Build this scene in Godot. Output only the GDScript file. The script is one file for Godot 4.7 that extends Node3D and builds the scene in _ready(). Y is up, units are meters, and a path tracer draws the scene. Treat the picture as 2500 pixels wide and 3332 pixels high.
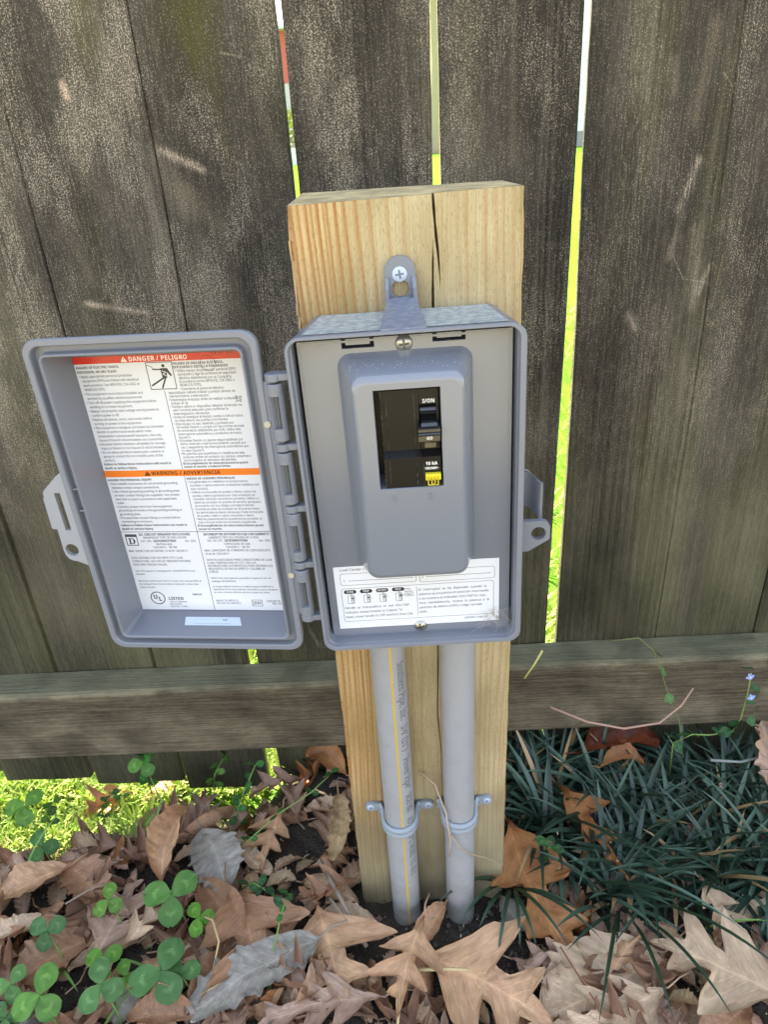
extends Node3D

const BY := 0.467
const ZF := -0.1855          # front plane of the fence boards
var rng := RandomNumberGenerator.new()
var fonts := {}
var glyphs := {}
var M := {}
var taken := {}
var E: Node3D                # the breaker enclosure

# ------------------------------------------------------------ small helpers
func numbered(n: String) -> String:
	if not taken.has(n):
		taken[n] = 0
		return n
	taken[n] += 1
	return "%s_%03d" % [n, taken[n]]

func tag(o: Node3D, label: String, category: String, group := "", kind := "") -> Node3D:
	o.set_meta("label", label)
	if category: o.set_meta("category", category)
	if group: o.set_meta("group", group)
	if kind: o.set_meta("kind", kind)
	return o

func thing(called: String, label: String, category: String, at := Vector3.ZERO, group := "") -> Node3D:
	var o := Node3D.new()
	o.name = numbered(called)
	add_child(o, true)
	o.position = at
	return tag(o, label, category, group)

func S(smooth := true) -> SurfaceTool:
	var st := SurfaceTool.new()
	st.begin(Mesh.PRIMITIVE_TRIANGLES)
	st.set_smooth_group(0 if smooth else -1)
	return st

func put(called: String, mesh: Mesh, m: Material, parent: Node = null) -> MeshInstance3D:
	var o := MeshInstance3D.new()
	o.mesh = mesh
	if m: o.material_override = m
	if parent == null:
		o.name = numbered(called)
		add_child(o, true)
	else:
		o.name = called
		parent.add_child(o, true)
		if parent == E: o.position = Vector3(0, -BY, 0)
	return o

func obj(called: String, st: SurfaceTool, m: Material, parent: Node = null) -> MeshInstance3D:
	st.generate_normals()
	return put(called, st.commit(), m, parent)

func dup(o: Node3D, label: String, group := "") -> Node3D:
	var c: Node3D = o.duplicate()
	c.name = numbered(String(o.name).rstrip("0123456789").trim_suffix("_"))
	add_child(c, true)
	if label: c.set_meta("label", label)
	if group: c.set_meta("group", group)
	return c

func mat(c: Color, rough := 0.6, metal := 0.0) -> StandardMaterial3D:
	var m := StandardMaterial3D.new()
	m.albedo_color = c
	m.roughness = rough
	m.metallic = metal
	return m

func c8(r: int, g: int, b: int) -> Color: return Color8(r, g, b)
func lin(c: Color) -> Color: return c.srgb_to_linear()

func quad(st: SurfaceTool, a: Vector3, b: Vector3, c: Vector3, d: Vector3) -> void:
	for p in [a, b, c, a, c, d]: st.add_vertex(p)

func quv(st: SurfaceTool, p: Array, uv: Array) -> void:
	for i in [0, 1, 2, 0, 2, 3]:
		st.set_uv(uv[i])
		st.add_vertex(p[i])

# closed loops of equal length joined into strips; hard = every strip its own smoothing group
func loft(st: SurfaceTool, rings: Array, hard := true, closed := true) -> void:
	for k in rings.size() - 1:
		st.set_smooth_group(k + 1 if hard else 1)
		var a: PackedVector3Array = rings[k]
		var b: PackedVector3Array = rings[k + 1]
		var n := a.size()
		for i in (n if closed else n - 1):
			var j := (i + 1) % n
			quad(st, a[i], b[i], b[j], a[j])

func cap(st: SurfaceTool, ring: PackedVector3Array, flip := false) -> void:
	st.set_smooth_group(99)
	var c := Vector3.ZERO
	for p in ring: c += p
	c /= ring.size()
	for i in ring.size():
		var a := ring[i]
		var b := ring[(i + 1) % ring.size()]
		st.add_vertex(c)
		st.add_vertex(a if flip else b)
		st.add_vertex(b if flip else a)

func rr(x0: float, y0: float, x1: float, y1: float, r: float, z: float, n := 6) -> PackedVector3Array:
	var out := PackedVector3Array()
	var cs := [Vector2(x1 - r, y1 - r), Vector2(x0 + r, y1 - r), Vector2(x0 + r, y0 + r), Vector2(x1 - r, y0 + r)]
	for k in 4:
		for i in n + 1:
			var a := (k + float(i) / n) * PI / 2
			out.append(Vector3(cs[k].x + cos(a) * r, cs[k].y + sin(a) * r, z))
	return out

func bx(st: SurfaceTool, a: Vector3, b: Vector3, e := 0.0) -> void:
	# a box from corner a to corner b, its front edges chamfered by e
	var r0 := [Vector3(a.x, a.y, a.z), Vector3(b.x, a.y, a.z), Vector3(b.x, b.y, a.z), Vector3(a.x, b.y, a.z)]
	var r1 := [Vector3(a.x, a.y, b.z - e), Vector3(b.x, a.y, b.z - e), Vector3(b.x, b.y, b.z - e), Vector3(a.x, b.y, b.z - e)]
	var r2 := [Vector3(a.x + e, a.y + e, b.z), Vector3(b.x - e, a.y + e, b.z), Vector3(b.x - e, b.y - e, b.z), Vector3(a.x + e, b.y - e, b.z)]
	st.set_smooth_group(-1)
	for i in 4:
		var j := (i + 1) % 4
		quad(st, r0[i], r1[i], r1[j], r0[j])
		if e > 0: quad(st, r1[i], r2[i], r2[j], r1[j])
	quad(st, r2[3], r2[2], r2[1], r2[0])
	quad(st, r0[0], r0[1], r0[2], r0[3])

func prism_x(st: SurfaceTool, prof: Array, x0: float, x1: float) -> void:
	# a profile of (y, z) points carried along x
	var a := PackedVector3Array()
	var b := PackedVector3Array()
	for p in prof:
		a.append(Vector3(x0, p.x, p.y))
		b.append(Vector3(x1, p.x, p.y))
	st.set_smooth_group(-1)
	for i in a.size():
		var j := (i + 1) % a.size()
		quad(st, a[i], a[j], b[j], b[i])
	var flat := PackedVector2Array()
	for p in prof: flat.append(p)
	var tri := Geometry2D.triangulate_polygon(flat)
	for k in range(0, tri.size(), 3):
		for q in [0, 1, 2]: st.add_vertex(a[tri[k + q]])
		for q in [2, 1, 0]: st.add_vertex(b[tri[k + q]])

func tube(st: SurfaceTool, path: Array, r0: float, r1: float, n := 6, g := 1) -> void:
	var rings := []
	for i in path.size():
		var p: Vector3 = path[i]
		var d: Vector3 = (path[mini(i + 1, path.size() - 1)] - path[maxi(i - 1, 0)]).normalized()
		var u := d.cross(Vector3(0.3, 0.9, 0.2)).normalized() if absf(d.y) < 0.9 else d.cross(Vector3.RIGHT).normalized()
		var v := d.cross(u)
		var r := lerpf(r0, r1, float(i) / (path.size() - 1))
		var ring := PackedVector3Array()
		for k in n:
			var a := TAU * k / n
			ring.append(p + (u * cos(a) + v * sin(a)) * r)
		rings.append(ring)
	st.set_smooth_group(g)
	for k in rings.size() - 1:
		for i in n:
			var j := (i + 1) % n
			quad(st, rings[k][i], rings[k][j], rings[k + 1][j], rings[k + 1][i])
	for i in range(1, n - 1):
		for q in [0, i + 1, i]: st.add_vertex(rings[0][q])
		for q in [0, i, i + 1]: st.add_vertex(rings[-1][q])

func lathe_y(st: SurfaceTool, prof: Array, at: Vector3, n := 20, a0 := 0.0, a1 := TAU, hard := true) -> void:
	# prof: (radius, y) points turned round the y axis
	var full := is_equal_approx(a1 - a0, TAU)
	for k in prof.size() - 1:
		st.set_smooth_group(k + 1 if hard else 1)
		for i in n:
			var p := []
			for q in [[k, i], [k + 1, i], [k + 1, i + 1], [k, i + 1]]:
				var t: float = a0 + (a1 - a0) * (q[1] % n if full else q[1]) / n
				p.append(at + Vector3(sin(t) * prof[q[0]].x, prof[q[0]].y, cos(t) * prof[q[0]].x))
			quad(st, p[0], p[1], p[2], p[3])

# ------------------------------------------------------------ computed textures
func noise(w: int, h: int, tw: int, th: int, sd: int, freq: float, oct := 3, kind := FastNoiseLite.TYPE_SIMPLEX) -> PackedByteArray:
	var f := FastNoiseLite.new()
	f.seed = sd
	f.noise_type = kind
	f.frequency = freq
	f.fractal_octaves = oct
	if oct == 1: f.fractal_type = FastNoiseLite.FRACTAL_NONE
	var im := f.get_image(w, h)
	im.convert(Image.FORMAT_L8)
	if w != tw or h != th: im.resize(tw, th, Image.INTERPOLATE_CUBIC)
	return im.get_data()

func tex(d: PackedByteArray, w: int, h: int, gray := false) -> ImageTexture:
	var im := Image.create_from_data(w, h, false, Image.FORMAT_L8 if gray else Image.FORMAT_RGB8, d)
	return ImageTexture.create_from_image(im)

func noise_tex(w: int, sd: int, freq: float, oct := 4) -> ImageTexture:
	var f := FastNoiseLite.new()
	f.seed = sd
	f.frequency = freq
	f.fractal_octaves = oct
	var im := f.get_seamless_image(w, w)
	im.convert(Image.FORMAT_L8)
	return ImageTexture.create_from_image(im)

func ss(a: float, b: float, x: float) -> float:
	var t := clampf((x - a) / (b - a), 0, 1)
	return t * t * (3 - 2 * t)

class Canvas:
	var w: int
	var h: int
	var d: PackedByteArray
	func _init(w_: int, h_: int, c: Color) -> void:
		w = w_
		h = h_
		var im := Image.create(w, h, false, Image.FORMAT_RGB8)
		im.fill(c)
		d = im.get_data()
	func mixp(x: int, y: int, c: Color, a: float) -> void:
		if x < 0 or y < 0 or x >= w or y >= h or a <= 0.0: return
		var i := (y * w + x) * 3
		d[i] = int(lerpf(d[i], c.r8, a))
		d[i + 1] = int(lerpf(d[i + 1], c.g8, a))
		d[i + 2] = int(lerpf(d[i + 2], c.b8, a))
	func fill(x0: float, y0: float, x1: float, y1: float, c: Color, a := 1.0) -> void:
		for y in range(int(y0), int(y1)):
			for x in range(int(x0), int(x1)): mixp(x, y, c, a)
	func line(a: Vector2, b: Vector2, t: float, c: Color, al := 1.0) -> void:
		var r := t / 2 + 1
		for y in range(int(minf(a.y, b.y) - r), int(maxf(a.y, b.y) + r) + 1):
			for x in range(int(minf(a.x, b.x) - r), int(maxf(a.x, b.x) + r) + 1):
				var p := Vector2(x, y)
				var q := Geometry2D.get_closest_point_to_segment(p, a, b)
				mixp(x, y, c, clampf(t / 2 + 0.5 - p.distance_to(q), 0, 1) * al)
	func poly(pts: PackedVector2Array, c: Color) -> void:
		var lo := pts[0]
		var hi := pts[0]
		for p in pts:
			lo = lo.min(p)
			hi = hi.max(p)
		for y in range(int(lo.y), int(hi.y) + 2):
			for x in range(int(lo.x), int(hi.x) + 2):
				if Geometry2D.is_point_in_polygon(Vector2(x, y), pts): mixp(x, y, c, 1.0)
	func ring(o: Vector2, r: float, t: float, c: Color) -> void:
		for y in range(int(o.y - r - t), int(o.y + r + t) + 1):
			for x in range(int(o.x - r - t), int(o.x + r + t) + 1):
				mixp(x, y, c, clampf(t / 2 + 0.5 - absf(o.distance_to(Vector2(x, y)) - r), 0, 1))
	func box(x0: float, y0: float, x1: float, y1: float, t: float, c: Color) -> void:
		line(Vector2(x0, y0), Vector2(x1, y0), t, c)
		line(Vector2(x1, y0), Vector2(x1, y1), t, c)
		line(Vector2(x1, y1), Vector2(x0, y1), t, c)
		line(Vector2(x0, y1), Vector2(x0, y0), t, c)

func font(which: String, weight := 400) -> SystemFont:
	var key := which + str(weight)
	if not fonts.has(key):
		var f := SystemFont.new()
		f.font_names = PackedStringArray([which])
		f.font_weight = weight
		fonts[key] = f
	return fonts[key]

func glyph(f: SystemFont, size: int, ch: int) -> Array:
	var key := "%s/%d/%d" % [f.font_names[0] + str(f.font_weight), size, ch]
	if not glyphs.has(key):
		var ts := TextServerManager.get_primary_interface()
		var rid: RID = f.get_rids()[0]
		var sz := Vector2i(size, 0)
		var gi: int = ts.font_get_glyph_index(rid, size, ch, 0)
		ts.font_render_glyph(rid, sz, gi)
		var ti: int = ts.font_get_glyph_texture_idx(rid, sz, gi)
		var adv: Vector2 = ts.font_get_glyph_advance(rid, size, gi)
		if ti < 0:
			glyphs[key] = [0, 0, PackedByteArray(), Vector2.ZERO, adv.x]
		else:
			var r: Rect2 = ts.font_get_glyph_uv_rect(rid, sz, gi)
			var im: Image = ts.font_get_texture_image(rid, sz, ti).get_region(Rect2i(r))
			im.convert(Image.FORMAT_LA8)
			var al := PackedByteArray()
			var raw := im.get_data()
			for i in raw.size() / 2: al.append(raw[i * 2 + 1])
			glyphs[key] = [im.get_width(), im.get_height(), al, ts.font_get_glyph_offset(rid, sz, gi), adv.x]
	return glyphs[key]

func write(c: Canvas, f: SystemFont, size: int, s: String, x: float, y: float, col: Color, sx := 1.0, align := 0.0) -> void:
	var total := 0.0
	for ch in s: total += glyph(f, size, ch.unicode_at(0))[4] * sx
	x -= total * align
	for ch in s:
		var g := glyph(f, size, ch.unicode_at(0))
		var gw: int = g[0]
		for py in g[1]:
			for px in int(ceil(gw * sx)):
				var q := mini(int(px / sx), gw - 1)
				var al: int = g[2][py * gw + q]
				if al > 8: c.mixp(int(x + g[3].x * sx) + px, int(y + g[3].y) + py, col, al / 255.0)
		x += g[4] * sx

func lettering(called: String, s: String, f: SystemFont, height: float, at: Vector3, m: Material, parent: Node, sx := 1.0, depth := 0.0002) -> MeshInstance3D:
	var t := TextMesh.new()
	t.text = s
	t.font = f
	t.font_size = 48
	t.pixel_size = 0.001
	var k := height / 0.0343
	t.depth = depth / k
	t.curve_step = 1.0
	var o := put(called, t, m, parent)
	o.scale = Vector3(sx * k, k, k)
	o.position = at + (Vector3(0, -BY, 0) if parent == E else Vector3.ZERO)
	return o

# ------------------------------------------------------------ the place
func _ready() -> void:
	rng.seed = 20240601
	camera_and_light()
	materials()
	ground()
	fence()
	neighbours()
	post()
	enclosure()
	conduits()
	leaves()
	plants()
	small_things()

func camera_and_light() -> void:
	var cam := Camera3D.new()
	cam.name = "camera"
	cam.position = Vector3(-0.0098, 0.65947, 0.44255)
	cam.rotation = Vector3(-0.48617, 0.03089, -0.06558)
	cam.fov = 72.212
	cam.near = 0.02
	cam.far = 400.0
	add_child(cam)
	var lens := CameraAttributesPhysical.new()
	lens.frustum_focal_length = 6.9
	lens.frustum_focus_distance = 0.445
	lens.frustum_near = 0.02
	lens.frustum_far = 400.0
	lens.exposure_aperture = 6.0
	cam.attributes = lens
	cam.fov = 72.212
	var sun := DirectionalLight3D.new()
	sun.name = "sun"
	sun.light_energy = 1.6
	sun.light_color = Color(1.0, 0.95, 0.86)
	sun.light_angular_distance = 0.5
	sun.shadow_enabled = true
	add_child(sun)
	sun.look_at_from_position(Vector3(-0.62, 0.66, -0.50), Vector3.ZERO)
	var sky := ProceduralSkyMaterial.new()
	sky.sky_top_color = Color(0.63, 0.70, 0.80)
	sky.sky_horizon_color = Color(0.97, 0.95, 0.92)
	sky.sky_curve = 0.18
	sky.ground_bottom_color = Color(0.25, 0.27, 0.2)
	sky.ground_horizon_color = Color(0.55, 0.6, 0.55)
	sky.sun_angle_max = 12.0
	var env := Environment.new()
	env.background_mode = Environment.BG_SKY
	env.sky = Sky.new()
	env.sky.sky_material = sky
	env.tonemap_mode = Environment.TONE_MAPPER_LINEAR
	env.background_energy_multiplier = 0.42
	env.tonemap_exposure = 8.8
	env.sdfgi_enabled = true
	env.ssao_enabled = true
	env.ssil_enabled = true
	var we := WorldEnvironment.new()
	we.name = "world"
	we.environment = env
	add_child(we)

func materials() -> void:
	var fine := noise_tex(512, 5, 0.06, 4)
	M.plastic = mat(c8(123, 126, 135), 0.34)
	M.plastic.heightmap_enabled = true
	M.plastic.heightmap_texture = fine
	M.plastic.heightmap_scale = 0.006
	M.plastic.uv1_triplanar = true
	M.plastic.uv1_scale = Vector3(30, 30, 30)
	M.cover = M.plastic.duplicate()
	M.cover.albedo_color = c8(120, 124, 134)
	M.cover.roughness = 0.16
	M.cover.heightmap_scale = 0.003
	M.cover.metallic_specular = 0.68
	M.dusty = mat(Color.WHITE, 0.75)
	M.dusty.albedo_texture = dust_texture(c8(128, 134, 140), c8(198, 200, 186), 0.36, 31)
	M.dusty.uv1_triplanar = true
	M.dusty.uv1_scale = Vector3(13, 13, 13)
	M.specked = mat(Color.WHITE, 0.3)
	M.specked.albedo_texture = dust_texture(c8(120, 124, 136), c8(215, 215, 210), 0.012, 77)
	M.specked.uv1_triplanar = true
	M.specked.uv1_scale = Vector3(14, 14, 14)
	M.black = mat(c8(20, 18, 18), 0.30)
	M.black.metallic_specular = 0.37
	M.black.heightmap_enabled = true
	M.black.heightmap_texture = fine
	M.black.heightmap_scale = 0.004
	M.black.uv1_triplanar = true
	M.black.uv1_scale = Vector3(40, 40, 40)
	M.toggle = mat(c8(22, 21, 22), 0.16)
	M.toggle.metallic_specular = 0.7
	M.void = mat(c8(8, 8, 8), 0.9)
	M.white = mat(c8(235, 235, 232), 0.5)
	M.yellow = mat(c8(222, 205, 40), 0.45)
	M.logo = mat(c8(205, 190, 40), 0.5)
	M.olive = mat(c8(96, 88, 68), 0.3)
	M.steel = mat(c8(176, 174, 164), 0.3, 0.9)
	M.paint_screw = mat(c8(186, 196, 212), 0.4)
	M.pin = mat(c8(92, 94, 98), 0.35)
	M.strap = mat(c8(146, 156, 164), 0.45)
	M.web = mat(c8(190, 186, 176), 0.9)

func dust_texture(base: Color, dot: Color, share: float, sd: int) -> ImageTexture:
	var n := 512
	var a := noise(n, n, n, n, sd, 0.42, 2)
	var b := noise(n, n, n, n, sd + 1, 0.018, 3)
	var d := PackedByteArray()
	d.resize(n * n * 3)
	var cut := 1.0 - share * 1.35
	for i in n * n:
		var s: float = ss(cut - 0.06, cut + 0.06, a[i] / 255.0 * 0.8 + b[i] / 255.0 * 0.25)
		var t: float = (b[i] / 255.0 - 0.5) * 0.10
		d[i * 3] = clampi(int(255 * (lerpf(base.r, dot.r, s) + t)), 0, 255)
		d[i * 3 + 1] = clampi(int(255 * (lerpf(base.g, dot.g, s) + t)), 0, 255)
		d[i * 3 + 2] = clampi(int(255 * (lerpf(base.b, dot.b, s) + t * 0.7)), 0, 255)
	return tex(d, n, n)

# ------------------------------------------------------------ ground
func gh(x: float, z: float) -> float:
	var d := ss(-0.13, -0.24, x) * ss(-0.80, -0.62, x) * ss(-0.075 + 0.03 * ss(-0.34, -0.42, x), -0.14 + 0.03 * ss(-0.34, -0.42, x), z) * (0.085 + 0.02 * ss(-0.34, -0.42, x))
	var back := ss(-0.17, -0.22, z) * (0.085 + 0.02 * ss(-0.34, -0.42, x))
	# a little heap of soil at the conduits; far out the lawn rises gently
	var heap := 0.006 * exp(-(x * x / 0.003 + (z - 0.03) * (z - 0.03) / 0.0006))
	return -0.020 - maxf(d, back) + 0.22 * ss(-12.0, -28.0, z) + heap

func ground() -> void:
	var nz := FastNoiseLite.new()
	nz.seed = 4
	nz.frequency = 38.0
	nz.fractal_octaves = 4
	var xs := []
	for v in [-120.0, -60.0, -30.0, -12.0, -6.0, -3.0, -1.8, -1.2, -0.9]: xs.append(v)
	for i in 141: xs.append(-0.7 + i * 0.01)
	for v in [0.9, 1.2, 1.8, 3.0, 6.0, 12.0, 30.0, 60.0, 120.0]: xs.append(v)
	var zs := []
	for v in [-120.0, -60.0, -30.0, -12.0, -6.0, -3.0, -1.6, -0.9, -0.5, -0.36, -0.3]: zs.append(v)
	for i in 66: zs.append(-0.27 + i * 0.01)
	for v in [0.45, 0.6, 0.9, 1.4, 2.2, 4.0, 8.0, 16.0, 40.0, 120.0]: zs.append(v)
	var st := S()
	var soil := lin(c8(84, 76, 68))
	var lawn := lin(c8(100, 146, 48))
	var yard := lin(c8(164, 158, 128))
	var P := []
	var C := []
	for z in zs:
		var row := []
		var crow := []
		for x in xs:
			var near := ss(0.9, 0.5, absf(x)) * ss(0.8, 0.3, z) * ss(-0.5, -0.25, z)
			var y := gh(x, z) + nz.get_noise_2d(x, z) * 0.007 * near
			row.append(Vector3(x, y, z))
			var g := maxf(ss(-0.165 + 0.05 * ss(-0.30, -0.40, x), -0.20 + 0.07 * ss(-0.30, -0.40, x), z), ss(0.7, 1.1, z))
			g = maxf(g, ss(1.4, 2.2, absf(x)))
			var v := 0.75 + 0.5 * nz.get_noise_2d(x * 2 + 9, z * 2)
			crow.append(soil.lerp(yard if z > 0.0 else lawn, g) * v)
		P.append(row)
		C.append(crow)
	for j in zs.size() - 1:
		for i in xs.size() - 1:
			for q in [[0, 0], [1, 0], [1, 1], [0, 0], [1, 1], [0, 1]]:
				st.set_color(C[j + q[1]][i + q[0]])
				st.add_vertex(P[j + q[1]][i + q[0]])
	var m := mat(Color.WHITE, 0.95)
	m.vertex_color_use_as_albedo = true
	m.heightmap_enabled = true
	m.heightmap_texture = noise_tex(512, 8, 0.05, 5)
	m.heightmap_scale = 0.25
	m.uv1_triplanar = true
	m.uv1_scale = Vector3(9, 9, 9)
	m.specular_mode = BaseMaterial3D.SPECULAR_DISABLED
	var o := obj("ground", st, m)
	tag(o, "dark soil that turns into lawn beyond the fence", "", "", "structure")
	# crumbs of soil round the post and under the leaves
	var crumb := SphereMesh.new()
	crumb.radius = 0.5
	crumb.height = 0.8
	crumb.radial_segments = 6
	crumb.rings = 3
	var mm := MultiMesh.new()
	mm.transform_format = MultiMesh.TRANSFORM_3D
	mm.use_colors = true
	mm.mesh = crumb
	mm.instance_count = 1800
	for i in 1800:
		var x := rng.randf_range(-0.5, 0.5)
		var z := rng.randf_range(-0.16, 0.3)
		if i < 500:
			x = rng.randfn(0.02, 0.07)
			z = rng.randf_range(0.0, 0.1)
		var s := rng.randf_range(0.001, 0.005)
		mm.set_instance_transform(i, Transform3D(Basis.from_euler(Vector3(rng.randf() * 6, rng.randf() * 6, 0)).scaled(Vector3(s, s * 0.8, s * rng.randf_range(0.7, 1.6))), Vector3(x, gh(x, z) + 0.001, z)))
		mm.set_instance_color(i, lin(c8(88, 80, 72)) * rng.randf_range(0.4, 1.5))
	var cr := MultiMeshInstance3D.new()
	cr.multimesh = mm
	var cm := mat(Color.WHITE, 0.95)
	cm.vertex_color_use_as_albedo = true
	cr.material_override = cm
	cr.name = "soil_crumbs"
	add_child(cr)
	tag(cr, "loose dark soil crumbs round the foot of the post", "soil", "", "stuff")

# ------------------------------------------------------------ fence
const FX0 := -0.536
const FW := 0.910
const FY1 := 0.79
const FH := 0.87
func fence_texture() -> Array:
	var w := 2048
	var h := 1958 / 2
	h = 1536
	var speck := noise(w, h, w, h, 11, 0.34, 2)
	var speck2 := noise(w, h / 7, w, h, 12, 0.22, 3)
	var mask := noise(w / 4, h / 8, w, h, 13, 0.030, 5)
	var mask2 := noise(w / 8, h / 12, w, h, 23, 0.022, 5)
	var grain := noise(w, h / 48, w, h, 14, 0.16, 3)
	var ridge := noise(w, h / 64, w, h, 15, 0.075, 2)
	var tone := noise(w / 8, h / 64, w, h, 16, 0.03, 3)
	var d := PackedByteArray()
	d.resize(w * h * 3)
	var b := PackedByteArray()
	b.resize(w * h)
	# per column: board number, its tone, how ridged
	var btone := [0.36, 0.44, 0.40, 0.36, 0.36, 0.30, 0.32, 0.40]
	var bspeck := [0.35, 1.0, 1.0, 0.9, 1.0, 0.7, 0.45, 0.7]
	var bridge := [0.8, 0.3, 0.45, 0.35, 0.7, 0.25, 0.8, 0.5]
	var col := []
	for x in w:
		var k := mini(int(float(x) / w * 8), 7)
		var f := float(x) / w * 8 - k
		var rg: float = bridge[k]
		if k == 5: rg = 0.25 + 1.2 * ss(0.55, 0.85, f)
		if k == 4: rg = 0.4 + 0.5 * f
		if k == 2: rg = 0.3 + 0.8 * ss(0.5, 0.8, f)
		col.append([btone[k], bspeck[k], rg])
	var i := 0
	for y in h:
		var wy := FY1 - float(y) / h * FH        # height above the ground
		var low := ss(0.50, 0.22, wy)
		for x in w:
			var c: Array = col[x]
			var mk := mask[i] / 255.0
			var mk2 := mask2[i] / 255.0
			var g := grain[i] / 255.0
			var r := ridge[i] / 255.0
			var rg: float = c[2]
			var s1 := speck[i] / 255.0
			var s2 := speck2[i] / 255.0
			var t: float = c[0] + 0.20 * (tone[i] / 255.0 - 0.5) + 0.40 * (mk2 - 0.5) + 0.14 * (g - 0.5) + 0.045 + low * 0.03
			t += rg * (r - 0.5) * 0.26 + 0.22 * (s1 - 0.5) + 0.16 * (s2 - 0.5)
			# dry pale flecks gather in clouds; between them the wood is dark and smooth
			var cloud: float = c[1] * (0.25 + 0.75 * ss(0.36, 0.72, 0.70 * mk + 0.36 * mk2 + 0.10 * (g - 0.5))) * (1.0 - 0.85 * low)
			var s := ss(0.76 - 0.22 * cloud, 0.84 - 0.16 * cloud, s1 * 0.80 + s2 * 0.20) * (0.50 + 0.4 * cloud) * (1.0 - 0.6 * low)
			t += 0.07 * cloud * ss(0.45, 0.8, mk)
			t = clampf(t, 0, 1)
			var cr := lerpf(36, 130, t)
			var cg := lerpf(33, 122, t)
			var cb := lerpf(28, 107, t)
			var gr := ss(0.45, 0.75, tone[i] / 255.0) * 0.30 + low * 0.35
			cr -= gr * 5
			cb -= gr * 15
			d[i * 3] = clampi(int(lerpf(cr, 186, s)), 0, 255)
			d[i * 3 + 1] = clampi(int(lerpf(cg, 174, s)), 0, 255)
			d[i * 3 + 2] = clampi(int(lerpf(cb, 154, s)), 0, 255)
			b[i] = clampi(int(110 + (g - 0.5) * 90 + (r - 0.5) * 210 * rg + s * 50), 0, 255)
			i += 1
	# marks that the boards carry: [x mm, y mm, x mm, y mm, width mm, r, g, b, strength, roughness of its edge]
	var marks := [
		[-254, 711, -253, 704, 11.0, 226, 196, 170, 1.0, 0.12], [-188, 663, -156, 647, 8, 190, 172, 150, 0.9, 0.8], [-278, 549, -225, 538, 7, 196, 174, 154, 0.95, 0.7],
		[-70, 731, -34, 678, 2.5, 150, 138, 118, 0.55, 1.0], [-130, 725, -112, 721, 2.2, 170, 156, 138, 0.7, 0.9], [-192, 655, -178, 620, 24, 150, 138, 118, 0.5, 1.0],
		[-170, 628, -150, 600, 20, 140, 128, 104, 0.4, 1.0], [240, 630, 228, 596, 12, 190, 174, 154, 0.95, 0.9], [232, 600, 226, 560, 8, 165, 150, 132, 0.6, 1.0],
		[196, 512, 203, 500, 11, 200, 182, 164, 1.0, 0.8], [262, 549, 255, 528, 8, 176, 164, 148, 0.7, 1.0], [211, 700, 213, 680, 8, 150, 134, 112, 0.5, 1.0],
		[255, 700, 248, 590, 12, 128, 116, 98, 0.45, 1.0], [272, 557, 270, 513, 1.2, 160, 136, 108, 0.9, 0.1], [-215, 735, -200, 690, 10, 150, 136, 112, 0.4, 1.0],
		[-150, 775, -148, 715, 44, 92, 92, 38, 0.62, 0.9], [-230, 775, -231, 735, 36, 88, 88, 44, 0.45, 0.9], [-105, 690, -95, 650, 14, 150, 140, 122, 0.35, 1.0],
		[-160, 560, -115, 500, 30, 128, 116, 100, 0.35, 1.0], [-240, 500, -215, 440, 26, 120, 108, 92, 0.4, 1.0], [90, 740, 93, 640, 9, 140, 128, 108, 0.4, 1.0],
		[-480, 420, -470, 330, 20, 120, 110, 92, 0.4, 1.0], [215, 420, 240, 300, 40, 92, 86, 60, 0.5, 0.8], [190, 250, 215, 180, 40, 104, 98, 70, 0.5, 0.8], [300, 330, 310, 220, 40, 96, 92, 62, 0.4, 0.8],
		[-280, 610, -268, 570, 16, 138, 124, 108, 0.35, 1.0], [-140, 700, -135, 640, 18, 84, 82, 44, 0.35, 0.8], [-90, 610, -87, 560, 10, 150, 138, 120, 0.35, 1.0],
		[-335, 640, -330, 520, 22, 40, 35, 30, 0.5, 0.8], [-130, 600, -128, 480, 26, 38, 34, 30, 0.55, 0.8], [-60, 640, -58, 560, 18, 36, 33, 29, 0.5, 0.8], [185, 660, 195, 480, 34, 42, 37, 30, 0.5, 0.8], [225, 480, 222, 360, 26, 44, 39, 28, 0.5, 0.8], [-260, 640, -258, 540, 20, 46, 40, 34, 0.4, 0.8], [330, 560, 335, 380, 20, 52, 48, 36, 0.4, 0.8],
		[-215, 560, -210, 520, 16, 150, 140, 122, 0.5, 1.0], [-205, 640, -200, 590, 14, 150, 142, 126, 0.5, 1.0], [246, 580, 250, 520, 14, 170, 156, 138, 0.6, 1.0], [238, 720, 232, 660, 14, 150, 134, 110, 0.5, 1.0], [250, 470, 254, 420, 10, 140, 128, 108, 0.5, 1.0],
		[250, 690, 262, 676, 1.2, 176, 166, 150, 0.8, 0.2], [228, 560, 240, 540, 1.2, 176, 166, 150, 0.8, 0.2], [240, 540, 262, 535, 1.2, 180, 170, 155, 0.8, 0.2], [275, 620, 283, 612, 1.2, 170, 160, 140, 0.7, 0.2],
	]
	var ppm := w / FW / 1000.0
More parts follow.
